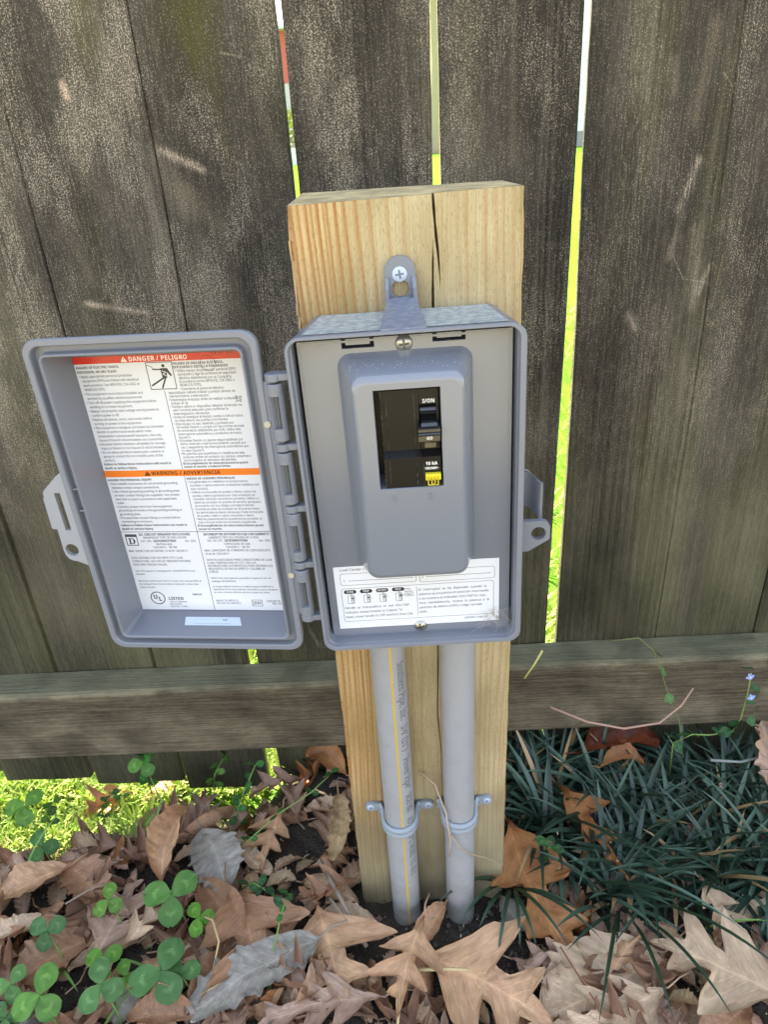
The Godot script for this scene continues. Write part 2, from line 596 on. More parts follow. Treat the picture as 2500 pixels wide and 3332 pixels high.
	for m in marks:
		var pa := Vector2((m[0] / 1000.0 - FX0) / FW * w, (FY1 - m[1] / 1000.0) / FH * h)
		var pb := Vector2((m[2] / 1000.0 - FX0) / FW * w, (FY1 - m[3] / 1000.0) / FH * h)
		var rad: float = m[4] * ppm / 2
		for y in range(maxi(0, int(minf(pa.y, pb.y) - rad * 1.5)), mini(h, int(maxf(pa.y, pb.y) + rad * 1.5))):
			for x in range(maxi(0, int(minf(pa.x, pb.x) - rad * 1.5)), mini(w, int(maxf(pa.x, pb.x) + rad * 1.5))):
				var p := Vector2(x, y)
				var dist := p.distance_to(Geometry2D.get_closest_point_to_segment(p, pa, pb)) / rad
				if dist > 1.5: continue
				var k := y * w + x
				var n := (speck2[k] * 0.5 + grain[k] * 0.5) / 255.0
				var n3 := (speck[k] * 0.5 + mask[k] * 0.5) / 255.0
				var a: float = m[8] * ss(1.25, 0.2, dist + m[9] * ((n - 0.45) * 2.6 + (n3 - 0.5) * 2.4) + 0.25) * (0.25 + 0.75 * ss(0.34, 0.58, speck[k] / 255.0))
				if a <= 0.01: continue
				for q in 3: d[k * 3 + q] = clampi(int(lerpf(d[k * 3 + q], m[5 + q], a)), 0, 255)
	return [tex(d, w, h), tex(b, w, h, true)]

func fence() -> void:
	var t := fence_texture()
	var wood := mat(Color.WHITE, 0.86)
	wood.albedo_texture = t[0]
	wood.heightmap_enabled = true
	wood.heightmap_texture = t[1]
	wood.heightmap_scale = 0.10
	wood.metallic_specular = 0.3
	M.fence = wood
	var f := thing("wood_fence", "weathered dark grey-brown wooden privacy fence of upright boards behind the post", "fence", Vector3(0, 0, ZF))
	# gap k between boards k-1 and k: x of its left and right side at the heights in ky
	var ky := [1.8, 0.76, 0.63, 0.49, 0.15, -0.10]
	var L := {-4: [-0.5312, -0.5312, -0.5312, -0.5312, -0.5312, -0.5312], -3: [-0.4158, -0.4158, -0.4158, -0.4180, -0.4206, -0.4210], -2: [-0.3034, -0.3034, -0.3032, -0.3056, -0.3050, -0.3050],
		-1: [-0.1940, -0.1939, -0.1932, -0.1948, -0.1966, -0.1984], 0: [-0.0857, -0.0855, -0.0857, -0.0857, -0.0857, -0.0857], 1: [0.0284, 0.0284, 0.0281, 0.0281, 0.0281, 0.0281],
		2: [0.1421, 0.1421, 0.1433, 0.1433, 0.1426, 0.1480], 3: [0.2583, 0.2583, 0.2610, 0.2650, 0.2640, 0.2640], 4: [0.3730, 0.3730, 0.3730, 0.3730, 0.3730, 0.3730]}
	var Rr := {-4: [-0.5306, -0.5306, -0.5306, -0.5306, -0.5304, -0.5300], -3: [-0.4153, -0.4153, -0.4152, -0.4146, -0.4164, -0.4160], -2: [-0.3029, -0.3029, -0.3024, -0.3026, -0.3010, -0.3006],
		-1: [-0.1936, -0.1935, -0.1928, -0.1938, -0.1845, -0.1800], 0: [-0.0802, -0.0802, -0.0811, -0.0811, -0.0811, -0.0811], 1: [0.0345, 0.0345, 0.0349, 0.0349, 0.0349, 0.0349],
		2: [0.1490, 0.1490, 0.1502, 0.1536, 0.1550, 0.1487], 3: [0.2587, 0.2587, 0.2614, 0.2655, 0.2647, 0.2647], 4: [0.3738, 0.3738, 0.3738, 0.3738, 0.3738, 0.3738]}
	for k in range(-28, 13):
		if not L.has(k):
			var x := -0.0814 + 0.1137 * k
			L[k] = [x - 0.001, x - 0.001, x - 0.001, x - 0.001, x - 0.001, x - 0.001]
			Rr[k] = [x + 0.001, x + 0.001, x + 0.001, x + 0.001, x + 0.001, x + 0.001]
	var nz := FastNoiseLite.new()
	nz.seed = 21
	nz.frequency = 9.0
	for k in range(-28, 12):
		var st := S()
		var zo: float = [0.0, -0.0012, 0.0008, -0.0005, 0.001, -0.0008][(k + 30) % 6]
		var bottom := -0.055
		if k < -5: bottom = -0.055
		elif k < -1: bottom = [-0.014, -0.030, -0.044, -0.056][clampi(k + 5, 0, 3)]
		var rows := 40
		var rings := []
		var uvs := []
		for r in rows + 1:
			var y := bottom + (0.80 - bottom) * r / (rows - 3) if r <= rows - 3 else lerpf(0.80, 1.8, (r - rows + 3) / 3.0)
			var xl := 0.0
			var xr := 0.0
			for q in 5:
				if y <= ky[q] + 1e-6 and y >= ky[q + 1]:
					var s: float = (y - ky[q + 1]) / (ky[q] - ky[q + 1])
					xl = lerpf(Rr[k][q + 1], Rr[k][q], s)
					xr = lerpf(L[k + 1][q + 1], L[k + 1][q], s)
			xl += nz.get_noise_2d(k * 7.0, y * 6) * 0.0004
			xr += nz.get_noise_2d(k * 7.0 + 50, y * 6) * 0.0004
			if r == 0:      # ragged lower end
				y += nz.get_noise_2d(k * 3.0, 5.0) * 0.004
			var e := 0.0012
			var z0 := zo + nz.get_noise_2d(k * 3.0 + 20, y) * 0.001
			var cup := 0.0008
			rings.append(PackedVector3Array([Vector3(xl, y, z0 - 0.012), Vector3(xl, y, z0 - e), Vector3(xl + e, y, z0), Vector3(lerpf(xl, xr, 0.3), y + (0.004 * nz.get_noise_1d(k * 9.0) if r == 0 else 0.0), z0 + cup),
				Vector3(lerpf(xl, xr, 0.7), y + (0.004 * nz.get_noise_1d(k * 19.0) if r == 0 else 0.0), z0 + cup), Vector3(xr - e, y, z0), Vector3(xr, y, z0 - e), Vector3(xr, y, z0 - 0.012)]))
		for r in rows:
			for i in 8:
				var j := (i + 1) % 8
				st.set_smooth_group(1 if i in [2, 3, 4] else 10 + i)
				var p := [rings[r][i], rings[r + 1][i], rings[r + 1][j], rings[r][j]]
				var uv := []
				for v in p: uv.append(Vector2((v.x - FX0 - v.z * 0.4) / FW, (FY1 - v.y) / FH))
				quv(st, p, uv)
		for i in range(1, 7):
			st.set_smooth_group(-1)
			for q in [0, i, i + 1]: st.add_vertex(rings[0][q])
			for q in [0, i + 1, i]: st.add_vertex(rings[-1][q])
		obj("board", st, wood, f)
	# the rails in front of the boards: the right one a little higher
	var rm := mat(Color.WHITE, 0.85)
	var rt := rail_texture()
	rm.albedo_texture = rt[0]
	rm.heightmap_enabled = true
	rm.heightmap_texture = rt[1]
	rm.heightmap_scale = 0.08
	rm.metallic_specular = 0.3
	for spec in [[-3.2, -0.012, 0.0455, 0.0], [-0.010, 1.25, 0.0565, 0.43]]:
		var st := S()
		var n := 90
		var rings := []
		for i in n + 1:
			var x := lerpf(spec[0], spec[1], float(i) / n)
			var y0: float = spec[2] + nz.get_noise_2d(x, 3.0) * 0.0012
			var y1: float = spec[2] + 0.0965 + nz.get_noise_2d(x, 8.0) * 0.0014
			var zf := 0.040 + nz.get_noise_2d(x * 0.5, 33.0) * 0.001
			rings.append(PackedVector3Array([Vector3(x, y0, 0.0022), Vector3(x, y0, zf - 0.003), Vector3(x, y0 + 0.003, zf), Vector3(x, y1 - 0.004, zf), Vector3(x, y1, zf - 0.004), Vector3(x, y1, 0.0022)]))
		for i in n:
			for k in 6:
				var j := (k + 1) % 6
				st.set_smooth_group(k + 1)
				var acc := [0.95, 0.90, 0.86, 0.30, 0.26, 0.02, 1.0]
				var p := [rings[i][k], rings[i][j], rings[i + 1][j], rings[i + 1][k]]
				var uv := []
				for q in [[0, k], [0, k + 1], [1, k + 1], [1, k]]: uv.append(Vector2((rings[i + q[0]][0].x + spec[3]) / 0.8, acc[q[1]]))
				quv(st, p, uv)
		for r in [rings[0], rings[-1]]: cap(st, r, r == rings[0])
		obj("rail", st, rm, f)

func rail_texture() -> Array:
	var w := 2048
	var h := 384
	var g := noise(w / 40, h, w, h, 41, 0.12, 3)
	var g2 := noise(w / 12, h, w, h, 42, 0.30, 2)
	var m := noise(w / 8, h / 6, w, h, 43, 0.035, 4)
	var s := noise(w / 4, h, w, h, 44, 0.4, 2)
	var d := PackedByteArray()
	d.resize(w * h * 3)
	var b := PackedByteArray()
	b.resize(w * h)
	for i in w * h:
		var v := float(i / w) / h
		var top := ss(0.33, 0.24, v)
		var t := 0.56 + 0.40 * (g[i] / 255.0 - 0.5) + 0.30 * (g2[i] / 255.0 - 0.5) + 0.55 * (m[i] / 255.0 - 0.5) + 0.10 * (v - 0.5)
		# a worn pale arris, then a dark band under it
		t += 0.25 * ss(0.03, 0.0, absf(v - 0.30)) * ss(0.4, 0.7, m[i] / 255.0) - 0.20 * ss(0.10, 0.0, absf(v - 0.40)) * ss(0.35, 0.6, m[i] / 255.0)
		t = clampf(t + 0.3 * ss(0.72, 0.95, s[i] / 255.0), 0, 1)
		d[i * 3] = int(lerpf(lerpf(48, 132, t), lerpf(76, 136, t), top))
		d[i * 3 + 1] = int(lerpf(lerpf(42, 122, t), lerpf(76, 130, t), top))
		d[i * 3 + 2] = int(lerpf(lerpf(32, 100, t), lerpf(60, 104, t), top))
		b[i] = clampi(int(128 + (g[i] - 128) * 0.6 + (g2[i] - 128) * 0.5), 0, 255)
	return [tex(d, w, h), tex(b, w, h, true)]

# ------------------------------------------------------------ what shows through the gaps
func neighbours() -> void:
	# lawn blades just beyond the fence
	var st := S()
	for k in 7:
		var a := k * 2.4
		var o := Vector3(cos(a), 0, sin(a)) * 0.012
		var dv := Vector3(cos(a + 1), 0, sin(a + 1))
		var hgt := 0.035 + 0.012 * sin(k * 3.7)
		var p := [o - dv * 0.0016, o + dv * 0.0016, o + Vector3(cos(a), 0, sin(a)) * 0.012 + Vector3(0, hgt * 0.7, 0) + dv * 0.0012, o + Vector3(cos(a), 0, sin(a)) * 0.012 + Vector3(0, hgt * 0.7, 0) - dv * 0.0012]
		quad(st, p[0], p[1], p[2], p[3])
		st.add_vertex(p[3])
		st.add_vertex(p[2])
		st.add_vertex(o + Vector3(cos(a), 0, sin(a)) * 0.026 + Vector3(0, hgt, 0))
	st.generate_normals()
	var mm := MultiMesh.new()
	mm.transform_format = MultiMesh.TRANSFORM_3D
	mm.use_colors = true
	mm.mesh = st.commit()
	mm.instance_count = 5200
	for i in 5200:
		var t := rng.randf()
		var z := -0.225 - 4.5 * t * t * t if i > 2200 else rng.randf_range(-0.60, -0.185)
		var x := rng.randf_range(-0.75, 0.35) * (1.0 + absf(z) * 0.5)
		if i < 420:
			x = rng.randf_range(-0.72, -0.33)
			z = rng.randf_range(-0.185, -0.10)
		var s := rng.randf_range(0.6, 1.3) * (0.8 if i < 420 else 1.0)
		mm.set_instance_transform(i, Transform3D(Basis(Vector3.UP, rng.randf() * TAU).scaled(Vector3(s, s, s)), Vector3(x, gh(x, z) - 0.002, z)))
		mm.set_instance_color(i, lin(c8(112, 156, 52)).lerp(lin(c8(186, 194, 112)), rng.randf()) * rng.randf_range(0.7, 1.2))
	var g := MultiMeshInstance3D.new()
	g.multimesh = mm
	var gm := mat(Color.WHITE, 0.6)
	gm.vertex_color_use_as_albedo = true
	gm.backlight_enabled = true
	gm.backlight = Color(0.5, 0.5, 0.3)
	g.material_override = gm
	g.name = "lawn_grass"
	add_child(g)
	tag(g, "bright sunlit lawn grass beyond the fence", "grass", "", "stuff")
	# white house with lap siding, seen through the widest gap
	var h := thing("white_house", "white house with lap siding far beyond the widest gap", "house", Vector3(10.6, 0.1, -27.0))
	var sm := mat(c8(228, 230, 234), 0.6)
	for i in 34:
		var s := S(false)
		prism_x(s, [Vector2(0.45 + i * 0.17, 0.0), Vector2(0.45 + i * 0.17, 0.03), Vector2(0.62 + i * 0.17, 0.012), Vector2(0.62 + i * 0.17, 0.0)], -5.2, 9.0)
		obj("siding_board", s, sm, h)
	var s := S(false)
	bx(s, Vector3(-5.2, 0.45, -9), Vector3(9.0, 6.23, -0.002))
	obj("wall", s, sm, h)
	s = S(false)
	bx(s, Vector3(-5.22, -0.5, -9), Vector3(9.02, 0.445, 0.0))
	obj("foundation", s, mat(c8(150, 150, 150), 0.9), h)
	s = S(false)
	prism_x(s, [Vector2(6.2, 0.6), Vector2(9.0, -4.5), Vector2(6.2, -9.6), Vector2(6.1, -9.6), Vector2(6.1, 0.6)], -5.6, 9.4)
	obj("roof", s, mat(c8(92, 88, 86), 0.9), h)
	s = S(false)
	bx(s, Vector3(1.0, 1.3, 0.0), Vector3(2.3, 3.0, 0.06), 0.01)
	var win := obj("window", s, mat(c8(240, 240, 240), 0.5), h)
	s = S(false)
	bx(s, Vector3(1.1, 1.4, 0.06), Vector3(2.2, 2.9, 0.065))
	obj("pane", s, mat(c8(40, 48, 56), 0.1), win)
	# house with a red upper storey at the left gap
	var r := thing("red_house", "house with a pinkish red upper wall seen through the left gap", "house", Vector3(-6.6, 0.1, -32))
	s = S(false)
	bx(s, Vector3(-8.0, 2.77, -8), Vector3(6.4, 4.56, 0))
	obj("upper_wall", s, mat(c8(190, 98, 98), 0.9), r)
	s = S(false)
	bx(s, Vector3(-8.0, -0.5, -8), Vector3(6.4, 2.765, -0.02))
	obj("lower_wall", s, mat(c8(196, 190, 192), 0.9), r)
	s = S(false)
	prism_x(s, [Vector2(4.60, 0.6), Vector2(7.6, -4.0), Vector2(4.60, -8.6), Vector2(4.50, -8.6), Vector2(4.50, 0.6)], -8.4, 6.8)
	obj("roof", s, mat(c8(205, 205, 208), 0.8), r)
	s = S(false)
	bx(s, Vector3(-4.2, 3.0, 0.0), Vector3(-2.8, 4.3, 0.06), 0.01)
	win = obj("window", s, mat(c8(240, 240, 240), 0.5), r)
	s = S(false)
	bx(s, Vector3(-4.1, 3.1, 0.06), Vector3(-2.9, 4.2, 0.065))
	obj("pane", s, mat(c8(40, 48, 56), 0.1), win)
	s = S(false)
	bx(s, Vector3(-7.0, -0.3, -0.2), Vector3(2.0, 0.5, 0.0), 0.01)
	var gw := obj("garden_wall", s, mat(c8(226, 226, 224), 0.8))
	gw.position = Vector3(-2.6, 0.1, -27.5)
	tag(gw, "low white garden wall before the bush, seen through the left gap", "wall")
	# tree on the neighbours' lawn, its trunk in the middle gap
	var t := thing("shade_tree", "tree on the neighbouring lawn whose tan trunk fills the middle gap", "tree", Vector3(2.02, 0.1, -29.5))
	st = S()
	tube(st, [Vector3(0, -0.1, 0), Vector3(0.0, 0.12, 0), Vector3(0.0, 0.5, 0), Vector3(0.03, 1.6, 0.02), Vector3(0.0, 2.6, 0), Vector3(0.06, 3.6, 0.05)], 0.34, 0.14, 12)
	for k in 6:
		var a := k * 1.1
		tube(st, [Vector3(0.02, 2.3 + k * 0.2, 0.02), Vector3(cos(a) * 0.7, 3.1 + k * 0.22, sin(a) * 0.7), Vector3(cos(a) * 1.5, 3.7 + k * 0.25, sin(a) * 1.5)], 0.07, 0.02, 6)
	var bark := mat(c8(176, 160, 132), 0.95)
	bark.heightmap_enabled = true
	bark.heightmap_texture = M.plastic.heightmap_texture
	bark.heightmap_scale = 2.0
	bark.uv1_triplanar = true
	bark.uv1_scale = Vector3(4, 0.8, 4)
	obj("trunk", st, bark, t)
	st = S(false)
	for k in 2600:
		var a := rng.randf() * TAU
		var rad := sqrt(rng.randf()) * 1.9
		var cl := Vector3(cos(a) * rad, 3.9 + rng.randfn(0, 0.6) + 0.3 * sin(a * 3 + rad * 2), sin(a) * rad)
		var bs := Basis.from_euler(Vector3(rng.randf() * 6, rng.randf() * 6, rng.randf() * 6))
		quad(st, cl, cl + bs * Vector3(0.05, 0.02, 0), cl + bs * Vector3(0.1, 0, 0), cl + bs * Vector3(0.05, -0.02, 0.02))
	var lm := mat(c8(88, 118, 50), 0.6)
	obj("crown", st, lm, t)
	t.scale = Vector3.ONE * 1.8
	# a yellow-green bush in front of the red house
	var bsh := thing("round_bush", "yellow-green bush on the lawn in front of the red house", "bush", Vector3(-3.7, 0.1, -29.0))
	st = S(false)
	for k in 1800:
		var v := Vector3(rng.randfn(), rng.randfn(), rng.randfn()).normalized() * rng.randf_range(0.6, 1.0)
		var cl := Vector3(v.x * 0.75, 0.42 + v.y * 0.42, v.z * 0.5)
		var bs := Basis.from_euler(Vector3(rng.randf() * 6, rng.randf() * 6, rng.randf() * 6))
		quad(st, cl, cl + bs * Vector3(0.04, 0.02, 0), cl + bs * Vector3(0.08, 0, 0), cl + bs * Vector3(0.04, -0.02, 0.02))
	obj("foliage", st, mat(c8(150, 160, 50), 0.6), bsh)
	st = S()
	for k in 5: tube(st, [Vector3(0, -0.05, 0), Vector3(cos(k * 1.3) * 0.3, 0.5, sin(k * 1.3) * 0.2)], 0.02, 0.01, 5)
	obj("stem", st, bark, bsh)
	bsh.scale = Vector3.ONE * 2.2

# ------------------------------------------------------------ the post
func post_texture() -> Array:
	var w := 512
	var h := 2048
	var fine := noise(w, h / 40, w, h, 61, 0.22, 3)
	var pore := noise(w, h / 6, w, h, 62, 0.4, 2)
	var wav := noise(w / 8, h / 64, w, h, 63, 0.03, 2)
	var blot := noise(w / 8, h / 16, w, h, 64, 0.03, 4)
	# growth rings: place across the face, width, depth of colour
	var rings := [[0.02, 0.010, 0.8], [0.05, 0.008, 0.6], [0.081, 0.008, 0.75], [0.100, 0.006, 0.6], [0.125, 0.008, 0.9], [0.150, 0.006, 0.6], [0.168, 0.008, 0.8], [0.211, 0.010, 1.0], [0.254, 0.010, 0.95], [0.302, 0.009, 0.9], [0.36, 0.010, 0.9],
		[0.437, 0.008, 0.7], [0.490, 0.009, 0.5], [0.56, 0.007, 0.25], [0.66, 0.012, 0.25], [0.72, 0.006, 0.3], [0.754, 0.009, 0.6], [0.79, 0.006, 0.3], [0.830, 0.010, 0.65], [0.87, 0.010, 0.5], [0.90, 0.008, 0.6], [0.94, 0.008, 0.6], [0.97, 0.007, 0.6], [0.99, 0.006, 0.5]]
	var prof := PackedFloat32Array()
	prof.resize(2048)
	for i in 2048:
		var u := i / 2048.0
		var v := 0.0
		for r in rings:
			var q: float = (u - r[0]) / r[1]
			# soft on one side, sharp on the other, as late wood is
			v = maxf(v, r[2] * (exp(-q * q * 0.6) if q < 0 else exp(-q * q * 3.0)))
		prof[i] = v
	var d := PackedByteArray()
	d.resize(w * h * 3)
	var b := PackedByteArray()
	b.resize(w * h)
	var i := 0
	for y in h:
		var wy := 0.64 - float(y) / h * 0.68
		var foot := ss(0.20, 0.01, wy + bl0(blot[i]) * 0.06)
		for x in w:
			var u := float(x) / w + (wav[i] / 255.0 - 0.5) * 0.05 + 0.014 * sin(wy * 8.0 + 1.0) - 0.006
			var r := prof[clampi(int(u * 2048), 0, 2047)]
			var f := fine[i] / 255.0 - 0.5
			var p := ss(0.70, 0.9, pore[i] / 255.0)
			var bl := blot[i] / 255.0 - 0.5
			var warm := ss(0.45, 0.1, float(x) / w)
			var cr := lerpf(180, 182, warm) + f * 22 + bl * 34
			var cg := lerpf(164, 157, warm) + f * 24 + bl * 36
			var cb := lerpf(126, 110, warm) + f * 26 + bl * 38
			r *= (0.95 + 0.6 * bl) * (0.55 + 0.45 * warm)
			cr = lerpf(cr, 150, r * 0.80)
			cg = lerpf(cg, 100, r * 0.80)
			cb = lerpf(cb, 52, r * 0.80)
			cr -= p * 26
			cg -= p * 30
			cb -= p * 30
			cr = lerpf(cr, 128 + bl * 50, foot * 0.75)
			cg = lerpf(cg, 120 + bl * 50, foot * 0.75)
			cb = lerpf(cb, 96 + bl * 40, foot * 0.75)
			d[i * 3] = clampi(int(cr), 0, 255)
			d[i * 3 + 1] = clampi(int(cg), 0, 255)
			d[i * 3 + 2] = clampi(int(cb), 0, 255)
			b[i] = clampi(int(128 + f * 120 - p * 60 + r * 40), 0, 255)
			i += 1
	return [tex(d, w, h), tex(b, w, h, true)]

func bl0(b: int) -> float: return b / 255.0 - 0.5

func along(pts: Array, y: float) -> float:
	if y >= pts[0][0]: return pts[0][1]
	for i in pts.size() - 1:
		if y >= pts[i + 1][0]:
			return lerpf(pts[i + 1][1], pts[i][1], (y - pts[i + 1][0]) / (pts[i][0] - pts[i + 1][0]))
	return pts[-1][1]

func post() -> void:
	var t := post_texture()
	var m := mat(Color.WHITE, 0.78)
	m.albedo_texture = t[0]
	m.heightmap_enabled = true
	m.heightmap_texture = t[1]
	m.heightmap_scale = 0.05
	m.metallic_specular = 0.35
	var o := thing("timber_post", "short new yellow pine post standing in front of the fence, cracked down its face", "post", Vector3.ZERO)
	var c1 := [[0.64, 0.0160], [0.612, 0.0176], [0.595, 0.0192], [0.583, 0.0197], [0.0, 0.0197]]
	var w1 := [[0.64, 0.0009], [0.612, 0.0010], [0.600, 0.0011], [0.590, 0.0006], [0.580, 0.0], [0.0, 0.0]]
	var c2 := [[0.64, 0.0156], [0.600, 0.0158], [0.576, 0.0153], [0.560, 0.0150], [0.36, 0.0130], [0.295, 0.0124], [0.232, 0.0104], [0.19, 0.0127], [0.08, 0.0120], [-0.1, 0.012]]
	var w2 := [[0.64, 0.0], [0.604, 0.0], [0.592, 0.0008], [0.575, 0.0011], [0.36, 0.0008], [0.295, 0.0006], [0.232, 0.0007], [0.19, 0.0004], [0.08, 0.0], [-0.1, 0.0]]
	var nz := FastNoiseLite.new()
	nz.seed = 3
	nz.frequency = 30.0
	var rows := 90
	var rings := []
	for r in rows + 1:
		var y := lerpf(-0.06, 0.6305, float(r) / rows)
		var k1 := along(c1, y)
		var h1 := along(w1, y) * 0.72 * (1.0 + 0.5 * nz.get_noise_1d(y * 4))
		var k2 := along(c2, y)
		var h2 := along(w2, y) * 0.72 * (1.0 + 0.5 * nz.get_noise_1d(y * 4 + 9))
		if h1 > 0.0 and k2 + h2 > k1 - h1 - 0.0004: k2 = k1 - h1 - h2 - 0.0005
		var wob := nz.get_noise_2d(y * 0.7, 2) * 0.0006
		var top := ss(0.612, 0.6305, y)
		var xl := -0.070 + wob + 0.0012 * top + 0.0006 * ss(0.5, 0.6, y)
		var xr := 0.070 - 0.0006 * nz.get_noise_2d(y, 9) - 0.0010 * ss(0.613, 0.618, y)
		var zc := nz.get_noise_2d(y * 0.4, 30) * 0.0004
		var d1 := minf(h1 * 11.0, 0.012)
		var d2 := minf(h2 * 11.0, 0.012)
		var ch := 0.0022 + 0.0012 * absf(nz.get_noise_2d(y * 1.4, 50))
		var ring := PackedVector3Array([Vector3(xl, y, -0.089), Vector3(xl, y, -ch), Vector3(xl + ch, y, zc), Vector3(-0.030, y, zc), Vector3(k2 - h2 - 0.0001, y, zc), Vector3(k2, y, zc - d2), Vector3(k2 + h2 + 0.0001, y, zc),
			Vector3(k1 - h1 - 0.0001, y, zc), Vector3(k1 + 0.0003, y, zc - d1), Vector3(k1 + h1 + 0.0001, y, zc), Vector3(0.045, y, zc), Vector3(xr - 0.002, y, zc), Vector3(xr, y, -0.002), Vector3(xr, y, -0.089)])
		if r == rows:    # the sawn top slopes a little
			for i in ring.size():
				var p := ring[i]
				p.y += 0.022 * p.x * ss(-0.089, 0.0, p.z) + nz.get_noise_2d(p.x * 8, p.z * 8) * 0.0006
				ring[i] = p
		rings.append(ring)
	var st := S()
	for r in rows:
		for i in 14:
			var j := (i + 1) % 14
			st.set_smooth_group(1 if i in [2, 3, 6, 9, 10] else 3 + i)
			var p := [rings[r][i], rings[r + 1][i], rings[r + 1][j], rings[r][j]]
			var uv := []
			for v in p: uv.append(Vector2((v.x + 0.07 - v.z * 0.8) / 0.14, (0.64 - v.y) / 0.68))
			quv(st, p, uv)
	obj("timber", st, m, o)
	# sawn end grain
	var flat := PackedVector2Array()
	for p in rings[rows]: flat.append(Vector2(p.x, p.z))
	var tri := Geometry2D.triangulate_polygon(flat)
	st = S(false)
	for k in tri.size():
		var p: Vector3 = rings[rows][tri[k]]
		st.set_uv(Vector2((p.x + 0.07) / 0.14, (p.z + 0.09) / 0.09))
		st.add_vertex(p + Vector3(0, 0.0001, 0))
	var em := mat(Color.WHITE, 0.95)
	em.albedo_texture = end_texture()
	em.heightmap_enabled = true
	em.heightmap_texture = M.plastic.heightmap_texture
	em.heightmap_scale = 0.02
	em.uv1_scale = Vector3(1, 1, 1)
	obj("sawn_end", st, em, o)
	# loose slivers along the left edge
	st = S(false)
	for k in 9:
		var y := 0.625 - rng.randf() * 0.13
		var x := -0.0698 + rng.randf() * 0.002
		var l := rng.randf_range(0.004, 0.018)
		prism_sliver(st, Vector3(x, y, -0.0012), l, rng.randf_range(0.0003, 0.0008))
	obj("sliver", st, mat(c8(196, 162, 112), 0.9), o).set_meta("kind", "stuff")

func prism_sliver(st: SurfaceTool, p: Vector3, l: float, w: float) -> void:
	var a := p
	var b := p + Vector3(rng.randf_range(-0.0012, 0.0004), -l, rng.randf_range(0, 0.0015))
	quad(st, a + Vector3(-w, 0, 0.0006), a + Vector3(w, 0, 0.0012), b + Vector3(w * 0.3, 0, 0.001), b + Vector3(-w * 0.3, 0, 0.0005))
	quad(st, a + Vector3(w, 0, 0.0012), a + Vector3(w, 0, -0.001), b + Vector3(w * 0.3, 0, -0.001), b + Vector3(w * 0.3, 0, 0.001))

func end_texture() -> ImageTexture:
	var w := 512
	var h := 330
	var n := noise(w, h, w, h, 71, 0.25, 3)
	var n2 := noise(w / 8, h / 8, w, h, 72, 0.06, 3)
	var d := PackedByteArray()
	d.resize(w * h * 3)
	for i in w * h:
		var x := float(i % w) / w - 0.42
		var y := float(i / w) / h * 0.65 + 0.75
		var r := sqrt(x * x + y * y) + (n2[i] / 255.0 - 0.5) * 0.02
		var v := 0.5 + 0.5 * sin(r * 150.0)
		var t := 0.72 + 0.10 * v + 0.35 * (n[i] / 255.0 - 0.5) + 0.25 * (n2[i] / 255.0 - 0.5)
		d[i * 3] = clampi(int(252 * t), 0, 255)
		d[i * 3 + 1] = clampi(int(224 * t), 0, 255)
		d[i * 3 + 2] = clampi(int(166 * t), 0, 255)
	return tex(d, w, h)

# ------------------------------------------------------------ the breaker enclosure
func csg_poly(called: String, pts: Array, z0: float, depth: float, m: Material, parent: Node) -> CSGPolygon3D:
	var c := CSGPolygon3D.new()
	c.name = called
	var p := PackedVector2Array()
	for v in pts: p.append(v)
	c.polygon = p
	c.depth = depth
	c.material = m
	c.position = Vector3(0, -BY if parent == E else 0.0, z0)     # grows from z0 - depth to z0
	parent.add_child(c, true)
	return c

func cut_round(c: Node3D, at: Vector3, r: float, h := 0.02) -> void:
	var y := CSGCylinder3D.new()
	y.name = "hole"
	y.radius = r
	y.height = h
	y.sides = 24
	y.operation = CSGShape3D.OPERATION_SUBTRACTION
	y.rotation.x = PI / 2
	y.position = at
	y.material = c.material
	c.add_child(y, true)

func cut_box(c: Node3D, a: Vector3, b: Vector3) -> void:
	var y := CSGBox3D.new()
	y.name = "cut"
	y.size = b - a
	y.position = (a + b) / 2
	y.operation = CSGShape3D.OPERATION_SUBTRACTION
	y.material = c.material
	c.add_child(y, true)

func screw(called: String, parent: Node, at: Vector3, r: float, bulge: float, m: Material, turn := 0.0) -> Node3D:
	# a domed head with a cross recess, facing +z
	var rad := (r * r + bulge * bulge) / (2 * bulge)
	var s := CSGSphere3D.new()
	s.name = called
	s.radius = rad
	s.radial_segments = 48
	s.rings = 48
	s.material = m
	var i := CSGCylinder3D.new()
	i.name = "disc"
	i.operation = CSGShape3D.OPERATION_INTERSECTION
	i.radius = r
	i.height = bulge * 2
	i.sides = 32
	i.rotation.x = PI / 2
	i.position.z = rad
	i.material = m
	s.add_child(i)
	var dark := mat(m.albedo_color.darkened(0.35), 0.5, m.metallic)
	for k in 2:
		var b := CSGBox3D.new()
		b.name = "slot"
		b.operation = CSGShape3D.OPERATION_SUBTRACTION
		b.size = Vector3(r * 1.15, r * 0.26, bulge * 1.3)
		b.position.z = rad
		b.rotation.z = turn + k * PI / 2
		b.material = dark
		s.add_child(b, true)
	parent.add_child(s, true)
	s.position = at + Vector3(0, -BY if parent == E else 0.0, bulge - rad)
	return s

